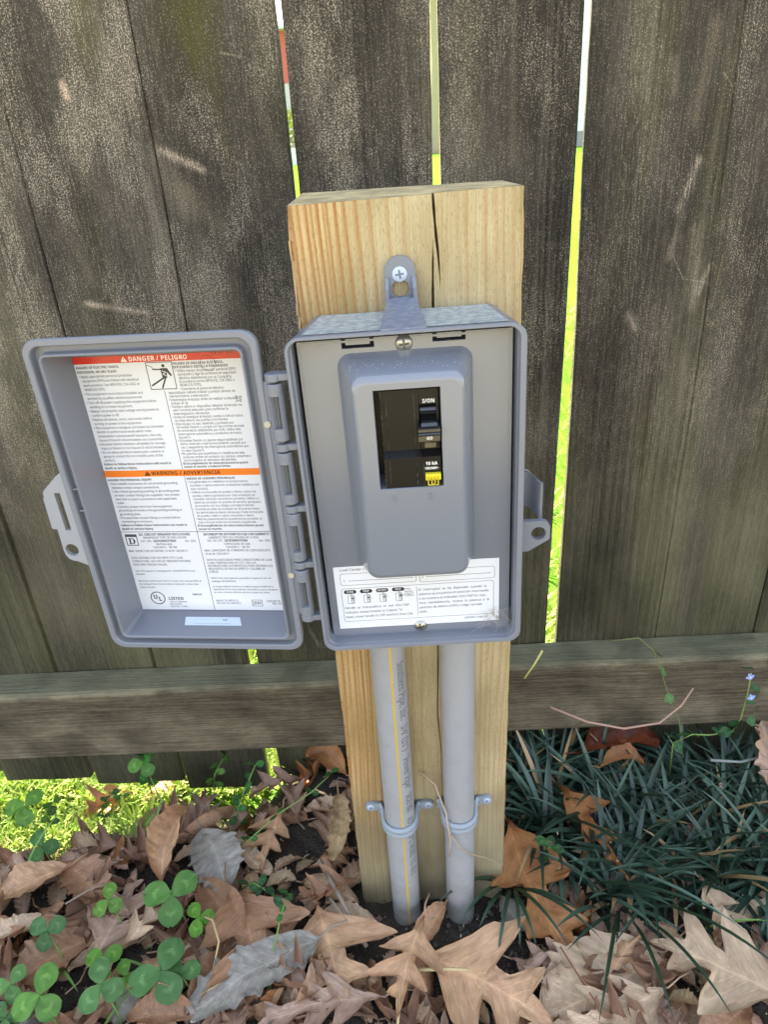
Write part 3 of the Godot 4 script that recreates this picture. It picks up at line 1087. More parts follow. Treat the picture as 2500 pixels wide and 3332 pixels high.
func enclosure() -> void:
	E = thing("breaker_enclosure", "grey plastic outdoor circuit breaker box with its door swung open on the pine post", "breaker box", Vector3(0, BY, 0))
	E.rotation.z = 0.01288
	# body
	var st := S()
	var o := [-0.0672, 0.3645, 0.0612, 0.5718]
	var rings := [rr(-0.0604, 0.3690, 0.0566, 0.5664, 0.006, 0.0006)]
	# insets from the outline at the left, right, top and bottom, then corner radius and z
	for q in [[0.0002, 0.0002, 0.0002, 0.0002, 0.0085, 0.0742], [0, 0, 0, 0, 0.0085, 0.0757], [0.0006, 0.0006, 0.0005, 0.0006, 0.0080, 0.0765], [0.0018, 0.0034, 0.0016, 0.0030, 0.0066, 0.0765], [0.0021, 0.0037, 0.0018, 0.0033, 0.0064, 0.0760],
		[0.0025, 0.0039, 0.0019, 0.0034, 0.0062, 0.0728], [0.0036, 0.0045, 0.0020, 0.0036, 0.0055, 0.0722], [0.0037, 0.0047, 0.0021, 0.0036, 0.0050, 0.0450]]:
		rings.append(rr(o[0] + q[0], o[1] + q[3], o[2] - q[1], o[3] - q[2], q[4], q[5]))
	loft(st, rings)
	cap(st, rings[-1])
	cap(st, rings[0], true)
	obj("box_body", st, M.plastic, E)
	# dust that has settled on the top: a thin skin a hair above the plastic
	st = S()
	var n := 24
	for i in n:
		for k in 8:
			var p := []
			for q in [[0, 0], [0, 1], [1, 1], [1, 0]]:
				var u := lerpf(0.0, 1.0, float(i + q[0]) / n)
				var v := lerpf(0.03, 0.95, float(k + q[1]) / 8)
				var xa := lerpf(-0.0530, -0.0580, v)
				var xb := lerpf(0.0490, 0.0520, v)
				p.append(Vector3(lerpf(xa, xb, u), lerpf(0.5664, 0.5716, v) + 0.0003, lerpf(0.0006, 0.0745, v)))
			quad(st, p[0], p[1], p[2], p[3])
	obj("dust_layer", st, M.dusty, E)
	# gusset that runs from the ear to the front rim
	st = S()
	rings = []
	for i in 7:
		var v := i / 6.0
		var z := lerpf(0.0060, 0.0742, v)
		var hw := lerpf(0.0096, 0.0123, ss(0, 1, v))
		var y := lerpf(0.5752, 0.5726, pow(v, 0.5))
		var cx := lerpf(-0.0027, -0.0034, v)
		var yb := lerpf(0.5660, 0.5712, v)
		rings.append(PackedVector3Array([Vector3(cx - hw, yb, z), Vector3(cx - hw + 0.0002, y - 0.0004, z), Vector3(cx - hw + 0.0008, y, z), Vector3(cx, y, z), Vector3(cx + hw - 0.0008, y, z), Vector3(cx + hw - 0.0002, y - 0.0004, z), Vector3(cx + hw, yb, z)]))
	loft(st, rings, false, false)
	cap(st, rings[-1])
	var gm: StandardMaterial3D = M.dusty.duplicate()
	gm.albedo_texture = dust_texture(c8(120, 126, 142), c8(178, 180, 170), 0.12, 55)
	gm.roughness = 0.5
	obj("gusset", st, gm, E)
	# mounting ear with a keyhole
	var pts := []
	for i in 17:
		var a := PI * i / 16
		pts.append(Vector2(-0.0029 + cos(a) * 0.0093, 0.5893 + sin(a) * 0.0093))
	pts.append_array([Vector2(-0.0125, 0.5700), Vector2(0.0068, 0.5700)])
	var ear := csg_poly("mounting_ear", pts, 0.0036, 0.003, M.plastic, E)
	cut_round(ear, Vector3(-0.0030, 0.5797, 0), 0.0053)
	cut_round(ear, Vector3(-0.0031, 0.5880, 0), 0.0028)
	cut_box(ear, Vector3(-0.0052, 0.5805, -0.01), Vector3(-0.0010, 0.5880, 0.01))
	for s in [-1, 1]:
		st = S()
		var rg := []
		for i in 6:
			var v := i / 5.0
			var y := lerpf(0.5868, 0.5715, v)
			var zt := lerpf(0.0046, 0.0100, minf(1.0, v * 3.0))
			var xo: float = -0.0029 + s * lerpf(0.0094, 0.0100, v)
			var xi: float = xo - s * 0.0026
			rg.append(PackedVector3Array([Vector3(xo, y, 0.0006), Vector3(xo, y, zt - 0.0006), Vector3(xo - s * 0.0006, y, zt), Vector3(xi + s * 0.0006, y, zt), Vector3(xi, y, zt - 0.0006), Vector3(xi, y, 0.0006)]))
		loft(st, rg)
		cap(st, rg[0], s > 0)
		obj("ear_rib", st, M.plastic, E)
	screw("mounting_screw", E, Vector3(-0.0031, 0.5881, 0.0037), 0.0045, 0.0011, M.paint_screw, 0.12)
	# padlock tab and latch catch on the right side
	pts = [Vector2(0.0608, 0.4239), Vector2(0.0673, 0.4240), Vector2(0.0800, 0.4318), Vector2(0.0806, 0.4330)]
	for i in 9:
		var a := PI / 2 * i / 8
		pts.append(Vector2(0.0752 + cos(a) * 0.0054, 0.4400 + sin(a) * 0.0054))
	pts.append(Vector2(0.0608, 0.4454))
	var tab := csg_poly("padlock_tab", pts, 0.062, 0.0034, M.plastic, E)
	cut_round(tab, Vector3(0.0735, 0.4366, 0), 0.0046)
	st = S()
	var prof := [Vector2(0.0600, 0.0385), Vector2(0.0660, 0.0385), Vector2(0.0695, 0.0390), Vector2(0.0718, 0.0405), Vector2(0.0735, 0.0440), Vector2(0.0752, 0.0510), Vector2(0.0775, 0.0515), Vector2(0.0778, 0.0500), Vector2(0.0768, 0.0490), Vector2(0.0752, 0.0432), Vector2(0.0733, 0.0392), Vector2(0.0702, 0.0372), Vector2(0.0660, 0.0366), Vector2(0.0600, 0.0366)]
	var ra := PackedVector3Array()
	var rb := PackedVector3Array()
	for p in prof:
		var low: float = ss(0.069, 0.0752, p.x)
		ra.append(Vector3(p.x, 0.4700 - 0.004 * low, p.y))
		rb.append(Vector3(p.x, 0.4450 - 0.004 * low, p.y))
	loft(st, [rb, ra])
	st.set_smooth_group(50)
	var fl := PackedVector2Array()
	for p in prof: fl.append(p)
	var tri := Geometry2D.triangulate_polygon(fl)
	for k in range(0, tri.size(), 3):
		for q in [0, 1, 2]: st.add_vertex(ra[tri[k + q]])
		for q in [2, 1, 0]: st.add_vertex(rb[tri[k + q]])
	obj("latch_catch", st, M.plastic, E)
	cover_plate()
	breaker()
	# knuckles and pin of the hinge
	var hz := 0.0691
	for y in [0.5500, 0.5090, 0.4692, 0.4298, 0.3893]:
		st = S()
		lathe_y(st, [Vector2(0.0001, -0.0022), Vector2(0.0042, -0.0022), Vector2(0.0047, -0.0017), Vector2(0.0047, 0.0017), Vector2(0.0042, 0.0022), Vector2(0.0001, 0.0022)], Vector3(-0.0761, y, hz), 20)
		bx(st, Vector3(-0.0765, y - 0.0018, hz - 0.0035), Vector3(-0.0660, y + 0.0020, hz + 0.0032), 0.0004)
		var disc := []
		for q in [[0.0, 0.0049], [0.0010, 0.0049], [0.0011, 0.0046]]: disc.append(Vector2(q[0], q[1]))
		obj("hinge_knuckle", st, M.plastic, E)
	st = S()
	lathe_y(st, [Vector2(0.0, 0.3880), Vector2(0.0017, 0.3880), Vector2(0.0017, 0.5512), Vector2(0.0, 0.5512)], Vector3(-0.0761, 0, hz), 14)
	obj("hinge_pin", st, M.pin, E)
	door()

func cover_plate() -> void:
	var c := CSGBox3D.new()
	c.name = "cover_plate"
	c.size = Vector3(0.1171, 0.1990, 0.0020)
	var o := Vector3(-0.00325, 0.4669, 0.0634)
	c.position = o + Vector3(0, -BY, 0)
	c.material = M.cover
	E.add_child(c)
	for r in [[-0.0374, 0.5612, -0.0352, 0.5664], [-0.0374, 0.5612, -0.0197, 0.5631], [-0.0219, 0.5612, -0.0197, 0.5664], [0.0120, 0.5618, 0.0142, 0.5672], [0.0120, 0.5618, 0.0299, 0.5637], [0.0277, 0.5618, 0.0299, 0.5672]]:
		cut_box(c, Vector3(r[0], r[1], 0.06) - o, Vector3(r[2], r[3], 0.07) - o)
	cut_box(c, Vector3(-0.0380, 0.4300, 0.06) - o, Vector3(0.0310, 0.5500, 0.07) - o)
	cut_box(c, Vector3(0.0490, 0.3600, 0.06) - o, Vector3(0.0535, 0.3685, 0.07) - o)
	# a shallow moulded frame line round the plate
	var st := S()
	var a := rr(-0.0612, 0.3674, 0.0545, 0.5658, 0.003, 0.0644)
	loft(st, [a, rr(-0.0611, 0.3675, 0.0544, 0.5657, 0.003, 0.0646), rr(-0.0600, 0.3686, 0.0533, 0.5646, 0.003, 0.0646), rr(-0.0599, 0.3687, 0.0532, 0.5645, 0.003, 0.0644)])
	obj("cover_bead", st, M.cover, E)
	# raised housing round the breaker
	st = S()
	var z0 := 0.0643
	var R := [rr(-0.0408, 0.4212, 0.0336, 0.5586, 0.0075, z0), rr(-0.0404, 0.4214, 0.0332, 0.5583, 0.0073, z0 + 0.0006), rr(-0.0392, 0.4218, 0.0322, 0.5574, 0.007, z0 + 0.0018), rr(-0.0384, 0.4222, 0.0315, 0.5567, 0.007, z0 + 0.0040), rr(-0.0345, 0.4240, 0.0284, 0.5525, 0.007, 0.0800),
		rr(-0.0336, 0.4248, 0.0276, 0.5512, 0.007, 0.0835), rr(-0.0329, 0.4258, 0.0270, 0.5500, 0.0068, 0.0853), rr(-0.0317, 0.4272, 0.0260, 0.5486, 0.0062, 0.0863), rr(-0.0304, 0.4286, 0.0249, 0.5472, 0.0056, 0.0865)]
	loft(st, R.slice(0, 9), false)
	var housing := obj("breaker_housing", st, M.cover, E)
	st = S()
	loft(st, [R[8], rr(-0.0219, 0.4854, 0.0142, 0.5438, 0.0004, 0.0865), rr(-0.0216, 0.4857, 0.0139, 0.5435, 0.0003, 0.0860), rr(-0.0216, 0.4857, 0.0139, 0.5435, 0.0003, 0.0640)])
	obj("housing_face", st, M.cover, E)
	# specks of grit on the sloping upper side
	st = S(false)
	for k in 200:
		var v := pow(rng.randf(), 0.7)
		var x := lerpf(-0.034, 0.028, rng.randf())
		var y := lerpf(0.5565, 0.5527, v)
		var z := lerpf(0.0684, 0.0797, v)
		var s := 0.00004 + 0.00011 * pow(rng.randf(), 3.0)
		bx(st, Vector3(x - s, y - s * 0.4, z), Vector3(x + s * rng.randf_range(0.6, 1.8), y + s, z + s * 1.5))
	var grit := obj("grit", st, mat(c8(210, 208, 200), 0.9), housing)
	grit.set_meta("kind", "stuff")
	for q in [["1", -0.0141], ["2", 0.0064]]:
		lettering("numeral", q[0], font("Droid Sans"), 0.0046, Vector3(q[1], 0.4797, 0.0866), M.cover, E, 1.1, 0.0010)
	screw("cover_screw", E, Vector3(-0.0035, 0.5622, 0.0644), 0.0049, 0.0026, M.steel, 0.1)
	screw("cover_screw", E, Vector3(-0.0032, 0.3731, 0.0647), 0.0045, 0.0024, M.steel, 0.3)
	# printed sheet
	st = S()
	nquad(st, -0.0569, 0.3742, 0.0487, 0.4226, 0.0650, 8)
	var lm := mat(Color.WHITE, 0.38)
	lm.albedo_texture = cover_label()
	obj("cover_label", st, lm, E)

func nquad(st: SurfaceTool, x0: float, y0: float, x1: float, y1: float, z: float, n: int, wav := 0.00012) -> void:
	for i in n:
		for k in n:
			var p := []
			var uv := []
			for q in [[0, 0], [0, 1], [1, 1], [1, 0]]:
				var u := float(i + q[0]) / n
				var v := float(k + q[1]) / n
				p.append(Vector3(lerpf(x0, x1, u), lerpf(y0, y1, v), z + wav * sin(u * 17 + v * 9) * sin(v * 13 + 1)))
				uv.append(Vector2(u, 1 - v))
			quv(st, p, uv)

func cover_label() -> ImageTexture:
	var c := Canvas.new(1056, 484, c8(222, 225, 232))
	var ink := c8(30, 30, 34)
	var f := font("Droid Sans")
	var fb := font("Droid Sans", 700)
	write(c, f, 26, "Load Center / Centro de carga", 38, 34, ink, 1.0)
	for b in [[38, 54, 525, 142], [548, 60, 1026, 148], [36, 168, 1020, 428]]: rounded(c, b[0], b[1], b[2], b[3], 14, 2.0, ink)
	write(c, f, 24, "1", 56, 116, ink)
	write(c, f, 24, "2", 560, 116, ink)
	for i in 22: c.fill(90 + i * 19, 108, 90 + i * 19 + 13, 112, ink)
	for i in 22: c.fill(590 + i * 19, 108, 590 + i * 19 + 13, 112, ink)
	var x := 52.0
	for s in ["I/ON", "TRIP", "O/OFF", "TEST"]:
		pill(c, x, 180, x + 80, 208, ink)
		write(c, fb, 20, s, x + 40, 201, c8(240, 240, 240), 1.0, 0.5)
		c.line(Vector2(x + 40, 208), Vector2(x + 50, 222), 3, ink)
		c.box(x + 22, 224, x + 62, 284, 2, ink)
		c.box(x + 44, 226, x + 58, 280, 2, ink)
		c.fill(x + 46, 238, x + 56, 252, ink)
		c.line(Vector2(x + 40, 262), Vector2(x + 56, 262), 2, ink)
		write(c, f, 15, "3", x + 66, 250, ink)
		x += 104
	write(c, f, 16, "Press", 446, 200, ink)
	write(c, f, 16, "Oprima", 444, 220, ink)
	c.box(448, 228, 500, 250, 2, ink)
	write(c, fb, 15, "TEST", 474, 245, ink, 1.0, 0.5)
	c.line(Vector2(412, 240), Vector2(442, 240), 2.5, ink)
	c.line(Vector2(412, 240), Vector2(422, 233), 2.5, ink)
	c.line(Vector2(412, 240), Vector2(422, 247), 2.5, ink)
	var y := 328
	for s in ["Handle  at  mid-position  or  red  VISI-TRIP", "indicator shows breaker is tripped. To", "reset, move handle to OFF position then ON."]:
		write(c, f, 23, s, 46, y, ink, 0.98)
		y += 36
	c.line(Vector2(524, 186), Vector2(524, 400), 2, ink)
	y = 216
	for s in ["El  interruptor  se  ha  disparado  cuando  la", "palanca se encuentra en posición intermedia", "o se muestra el indicador VISI-TRIP en rojo.", "Para  reestablecerlo,  mueva  la  palanca  a  la", "posición de abierto (OFF) y luego cerrado", "(ON)."]:
		write(c, f, 23, s, 536, y, ink, 0.98)
		y += 35
	write(c, f, 19, "GDE58517 Rev. 02", 830, 458, ink, 1.0)
	# a crease and a rust-coloured stain at the corner
	for i in 260: c.mixp(430 + i % 3, 20 + int(i * 1.7), c8(250, 250, 246), 0.5)
	var nz := FastNoiseLite.new()
	nz.frequency = 0.03
	for yy in range(360, 484):
		for xx in range(930, 1056):
			var a := ss(95, 20, Vector2(xx, yy).distance_to(Vector2(1040, 455))) * ss(-0.1, 0.5, nz.get_noise_2d(xx, yy))
			c.mixp(xx, yy, c8(150, 128, 108), a * 0.7)
	return tex(c.d, c.w, c.h)

func rounded(c: Canvas, x0: float, y0: float, x1: float, y1: float, r: float, t: float, col: Color) -> void:
	var prev := Vector2.ZERO
	var first := true
	for p in rr(x0, y0, x1, y1, r, 0, 4):
		if not first: c.line(prev, Vector2(p.x, p.y), t, col)
		prev = Vector2(p.x, p.y)
		first = false
	c.line(prev, Vector2(x1, y1 - r), t, col)

func pill(c: Canvas, x0: float, y0: float, x1: float, y1: float, col: Color) -> void:
	var r := (y1 - y0) / 2
	c.line(Vector2(x0 + r, y0 + r), Vector2(x1 - r, y0 + r), r * 2, col)

func toz(pr: Array) -> Array:
	var out := []
	for p in pr: out.append(Vector2(0.5435 - p.x * 0.001, p.y))
	return out

func stk(s: float, z: float) -> Vector3: return Vector3(-s, 0.3731 + (-0.0007 - z) * 0.0612 + 0.0002, z)

func breaker() -> void:
	# u mm to the right, v mm down from the upper left corner of the window
	var full := [Vector2(0.5, 0.079), Vector2(2.0, 0.0816), Vector2(36.6, 0.0816), Vector2(39.6, 0.0858), Vector2(57.3, 0.0858), Vector2(57.3, 0.066), Vector2(0.5, 0.066)]
	var st := S()
	prism_x(st, toz(full), -0.0216 + 0.0033, -0.0216 + 0.0062)
	prism_x(st, toz(full), -0.0216 + 0.00632, -0.0216 + 0.0212)
	prism_x(st, toz(full), -0.0216 + 0.02132, -0.0216 + 0.0238)
	prism_x(st, toz([Vector2(36.7, 0.0812), Vector2(39.6, 0.0858), Vector2(57.3, 0.0858), Vector2(57.3, 0.066), Vector2(36.7, 0.066)]), -0.0216 + 0.0238, -0.0216 + 0.0249)
	prism_x(st, toz([Vector2(36.7, 0.0812), Vector2(39.6, 0.0858), Vector2(57.3, 0.0858), Vector2(57.3, 0.066), Vector2(36.7, 0.066)]), -0.0216 + 0.02502, -0.0216 + 0.0345)
	prism_x(st, toz([Vector2(0.5, 0.079), Vector2(2.0, 0.0816), Vector2(10.6, 0.0816), Vector2(10.6, 0.066), Vector2(0.5, 0.066)]), -0.0216 + 0.02392, -0.0216 + 0.0345)
	prism_x(st, toz([Vector2(10.6, 0.0812), Vector2(36.7, 0.0812), Vector2(36.7, 0.066), Vector2(10.6, 0.066)]), -0.0216 + 0.0333, -0.0216 + 0.0345)
	bx(st, Vector3(0.0022, 0.5064, 0.066), Vector3(0.0117, 0.5330, 0.0725))
	bx(st, Vector3(0.0022, 0.5066, 0.066), Vector3(0.0117, 0.5112, 0.0812), 0.0003)
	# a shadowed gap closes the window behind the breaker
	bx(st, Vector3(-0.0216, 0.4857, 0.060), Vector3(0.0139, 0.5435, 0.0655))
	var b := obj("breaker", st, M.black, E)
	st = S()
	prism_x(st, toz([Vector2(11.0, 0.0727), Vector2(12.5, 0.0775), Vector2(15.2, 0.0792), Vector2(16.2, 0.0786), Vector2(19.6, 0.0868), Vector2(21.2, 0.0885), Vector2(21.2, 0.0727)]), 0.0030, 0.0117)
	var pr := []
	for p in [[20.4, 0.0850], [21.0, 0.0884], [22.0, 0.0902], [23.4, 0.0902], [24.4, 0.0893], [25.2, 0.0900], [26.0, 0.0896], [26.6, 0.0880], [27.0, 0.0850], [27.4, 0.0835], [31.6, 0.0835], [31.6, 0.078], [20.4, 0.078]]: pr.append(Vector2(p[0], p[1]))
	prism_x(st, toz(pr), 0.0013, 0.0131)
	obj("toggle", st, M.toggle, b)
	st = S()
	bx(st, Vector3(0.0046, 0.5073, 0.0806), Vector3(0.0112, 0.5106, 0.0818), 0.0004)
	obj("trip_window", st, M.olive, b)
	st = S()
	prism_x(st, toz([Vector2(49.2, 0.0856), Vector2(49.2, 0.0885), Vector2(49.8, 0.0892), Vector2(52.6, 0.0886), Vector2(53.2, 0.0878), Vector2(53.2, 0.0856)]), 0.0041, 0.0126)
	var tb := obj("test_button", st, M.yellow, b)
	lettering("on_mark", "I/ON", font("Droid Sans", 700), 0.0021, Vector3(0.0077, 0.5347, 0.0817), M.white, b, 1.0)
	lettering("ampere_mark", "60", font("Droid Sans", 700), 0.0019, Vector3(0.0074, 0.5139, 0.0836), M.white, b, 1.15)
	lettering("rating_mark", "10 kA", font("Droid Sans", 700), 0.0019, Vector3(0.0077, 0.4998, 0.0859), M.white, b, 0.95)
	lettering("voltage_mark", "120/240V~", font("Droid Sans", 700), 0.0014, Vector3(0.0078, 0.4969, 0.0859), M.white, b, 0.82)
	lettering("test_mark", "TEST", font("Droid Sans"), 0.0021, Vector3(0.0082, 0.4920, 0.0889), mat(c8(150, 138, 20), 0.6), b, 1.15)
	st = S()
	for q in [[0.0053, 0.4862, 0.0059, 0.4902], [0.0108, 0.4862, 0.0114, 0.4902], [0.0059, 0.4862, 0.0108, 0.4867], [0.0059, 0.4898, 0.0108, 0.4902]]:
		bx(st, Vector3(q[0], q[1], 0.0857), Vector3(q[2], q[3], 0.0859))
	obj("logo_frame", st, M.logo, b)
	lettering("logo_letter", "D", font("Droid Serif", 700), 0.0027, Vector3(0.00835, 0.4882, 0.0859), M.logo, b, 1.15)
	lettering("date_mark", "24123", font("Droid Sans"), 0.0016, Vector3(-0.0169, 0.5330, 0.0816), M.black, b, 1.2, 0.0004).rotation.z = -PI / 2
	# pale worn arrises between the modules
	st = S()
	for u in [3.35, 6.26, 21.26, 24.96]:
		for v in 46:
			if rng.randf() < 0.45: continue
			var y0 := 2.2 + v * 1.2
			if u > 24.0 and y0 < 39.6: continue
			if y0 > 35.6 and y0 < 39.7: continue
			var z := 0.0816 if y0 < 37 else 0.0858
			var hw := rng.randf_range(0.00003, 0.00009)
			bx(st, Vector3(-0.0216 + u * 0.001 - hw, 0.5435 - (y0 + rng.randf_range(0.5, 1.1)) * 0.001, z - 0.0002), Vector3(-0.0216 + u * 0.001 + hw, 0.5435 - y0 * 0.001, z + 0.00006))
	obj("worn_edge", st, mat(c8(120, 116, 106), 0.7), b).set_meta("kind", "stuff")

# ------------------------------------------------------------ its door
func dring(il: float, ir: float, it: float, ib: float, r: float, z: float) -> PackedVector3Array:
	return rr(-0.1356 + il, 0.3628 + ib, -ir, 0.5767 - it, r, z)

func ring4(i: float, r: float, z: float, extra := 0.0) -> PackedVector3Array:
	return dring(i, i + extra, i, i, r, z)

func door() -> void:
	var st := S()
	var R := [ring4(0.0120, 0.006, -0.0330), ring4(0.0105, 0.007, -0.0322), ring4(0.0012, 0.0090, -0.0080), ring4(0.0002, 0.0095, -0.0022), ring4(0.0, 0.0098, -0.0010), ring4(0.0007, 0.0092, 0.0), ring4(0.0036, 0.0076, 0.0), ring4(0.0042, 0.0072, -0.0007), ring4(0.0046, 0.0070, -0.0052),
		ring4(0.0080, 0.0050, -0.0052), ring4(0.0085, 0.0048, -0.0046), ring4(0.0088, 0.0046, -0.0006), ring4(0.0092, 0.0042, 0.0), ring4(0.0098, 0.0038, 0.0), ring4(0.0103, 0.0034, -0.0007), ring4(0.0120, 0.0020, -0.0285)]
	loft(st, R)
	cap(st, R[15])
	cap(st, R[0], true)
	# flange beside the hinge
	bx(st, Vector3(-0.0010, 0.3915, -0.0075), Vector3(0.0042, 0.5480, -0.0012), 0.0005)
	var d := obj("door", st, M.plastic, E)
	d.position = Vector3(-0.08167, -BY, 0.07153)
	d.rotation.y = -0.1097
	# barrels: closed at both ends, open in the middle so that the pin shows
	var ax := Vector3(0.0053, 0, -0.0030)
	for q in [[0.5132, 0.5466, 0.5208, 0.5400], [0.4730, 0.5058, 0.4797, 0.4990], [0.4334, 0.4665, 0.4402, 0.4590], [0.3918, 0.4262, 0.3990, 0.4182]]:
		st = S()
		var r := 0.0048
		var g := 0.62
		lathe_y(st, [Vector2(0.0019, q[0]), Vector2(r - 0.0004, q[0]), Vector2(r, q[0] + 0.0005), Vector2(r, q[2])], ax, 24)
		lathe_y(st, [Vector2(r, q[3]), Vector2(r, q[1] - 0.0005), Vector2(r - 0.0004, q[1]), Vector2(0.0019, q[1])], ax, 24)
		lathe_y(st, [Vector2(r, q[2]), Vector2(r, q[3])], ax, 20, g, TAU - g)
		lathe_y(st, [Vector2(r - 0.0016, q[2]), Vector2(r - 0.0016, q[3])], ax, 20, g, TAU - g)
		for s in [-1, 1]:
			var a0 := ax + Vector3(sin(g) * s * r, 0, cos(g) * r)
			var a1 := ax + Vector3(sin(g) * s * (r - 0.0016), 0, cos(g) * (r - 0.0016))
			st.set_smooth_group(-1)
			quad(st, a0 + Vector3(0, q[2], 0), a1 + Vector3(0, q[2], 0), a1 + Vector3(0, q[3], 0), a0 + Vector3(0, q[3], 0))
		for y in [q[2], q[3]]:
			var ring := PackedVector3Array()
			for i in 24: ring.append(ax + Vector3(sin(TAU * i / 24) * r, y, cos(TAU * i / 24) * r))
			cap(st, ring, y == q[2])
		bx(st, ax + Vector3(-0.0062, q[0] + 0.001, -0.0042), ax + Vector3(-0.0020, q[1] - 0.001, 0.0020), 0.0004)
		for y in [(q[0] + q[2]) / 2, (q[1] + q[3]) / 2]:
			var ring0 := PackedVector3Array()
			var ring1 := PackedVector3Array()
			for i in 14:
				var a := TAU * i / 14
				ring0.append(Vector3(ax.x + cos(a) * 0.0013, y + sin(a) * 0.0013, ax.z + 0.0043))
				ring1.append(Vector3(ax.x + cos(a) * 0.0012, y + sin(a) * 0.0012, ax.z + 0.00505))
			loft(st, [ring0, ring1])
			cap(st, ring1)
		obj("hinge_barrel", st, M.plastic, d)
	# white plugs beside the hinge
	for y in [0.5235, 0.4225]:
		st = S()
		var ring0 := PackedVector3Array()
		var ring1 := PackedVector3Array()
		for i in 18:
			var a := TAU * i / 18
			ring0.append(Vector3(-0.0012 + cos(a) * 0.0021, y + sin(a) * 0.0021, -0.0014))
			ring1.append(Vector3(-0.0012 + cos(a) * 0.0019, y + sin(a) * 0.0019, 0.0002))
		loft(st, [ring0, ring1])
		cap(st, ring1)
		obj("plug", st, mat(c8(176, 170, 148), 0.8), d)
	# latch tab with a slot and a padlock hole
	var pts := []
	for p in [[0.1345, 0.4962], [0.1384, 0.4940], [0.1488, 0.4848], [0.1503, 0.4830], [0.1506, 0.4796], [0.1513, 0.4790], [0.1520, 0.4580], [0.1512, 0.4572], [0.1486, 0.4572], [0.1490, 0.4420], [0.1486, 0.4380], [0.1468, 0.4350], [0.1440, 0.4336], [0.1420, 0.4334], [0.1345, 0.4300]]: pts.append(Vector2(-p[0], p[1]))
	pts.reverse()
	var tabm := mat(c8(148, 150, 156), 0.5)
	var tab := csg_poly("latch_tab", pts, -0.0003, 0.0028, tabm, d)
	cut_box(tab, Vector3(-0.1432, 0.4562, -0.01), Vector3(-0.1392, 0.4826, 0.01))
	cut_round(tab, Vector3(-0.1432, 0.4418, 0), 0.0044)
	st = S()
	for y in [0.4840, 0.4690]:      # two small ribs in the channel next to it
		bx(st, Vector3(-0.1311, y - 0.0006, -0.006), Vector3(-0.1270, y + 0.0006, -0.0018), 0.0004)
	obj("channel_rib", st, M.plastic, d)
	# the big printed warning sheet
	st = S()
	nquad(st, -0.1234, 0.3752, -0.0126, 0.5586, -0.0280, 14, 0.00016)
	var lm := mat(Color.WHITE, 0.22)
	lm.albedo_texture = warning_label()
	obj("warning_label", st, lm, d)
	# a bar sticker on the lower inner side
	st = S()
	quv(st, [stk(0.0860, -0.0116), stk(0.0885, -0.0205), stk(0.0490, -0.0205), stk(0.0452, -0.0116)], [Vector2(0, 1), Vector2(0, 0), Vector2(1, 0), Vector2(1, 1)])
	var sc := Canvas.new(360, 150, c8(205, 216, 228))
	for i in 26: sc.fill(60 + i * 9, 112, 60 + i * 9 + rng.randi_range(2, 5), 122, c8(90, 100, 116))
	for i in 14: sc.fill(60 + i * 13, 34, 60 + i * 13 + 7, 38, c8(160, 170, 184))
	sc.ring(Vector2(262, 50), 12, 4, c8(40, 44, 52))
	sc.line(Vector2(250, 50), Vector2(276, 50), 3, c8(40, 44, 52))
	sc.line(Vector2(262, 38), Vector2(280, 30), 3, c8(40, 44, 52))
	var sm := mat(Color.WHITE, 0.4)
	sm.albedo_texture = tex(sc.d, sc.w, sc.h)
	obj("bar_sticker", st, sm, d)

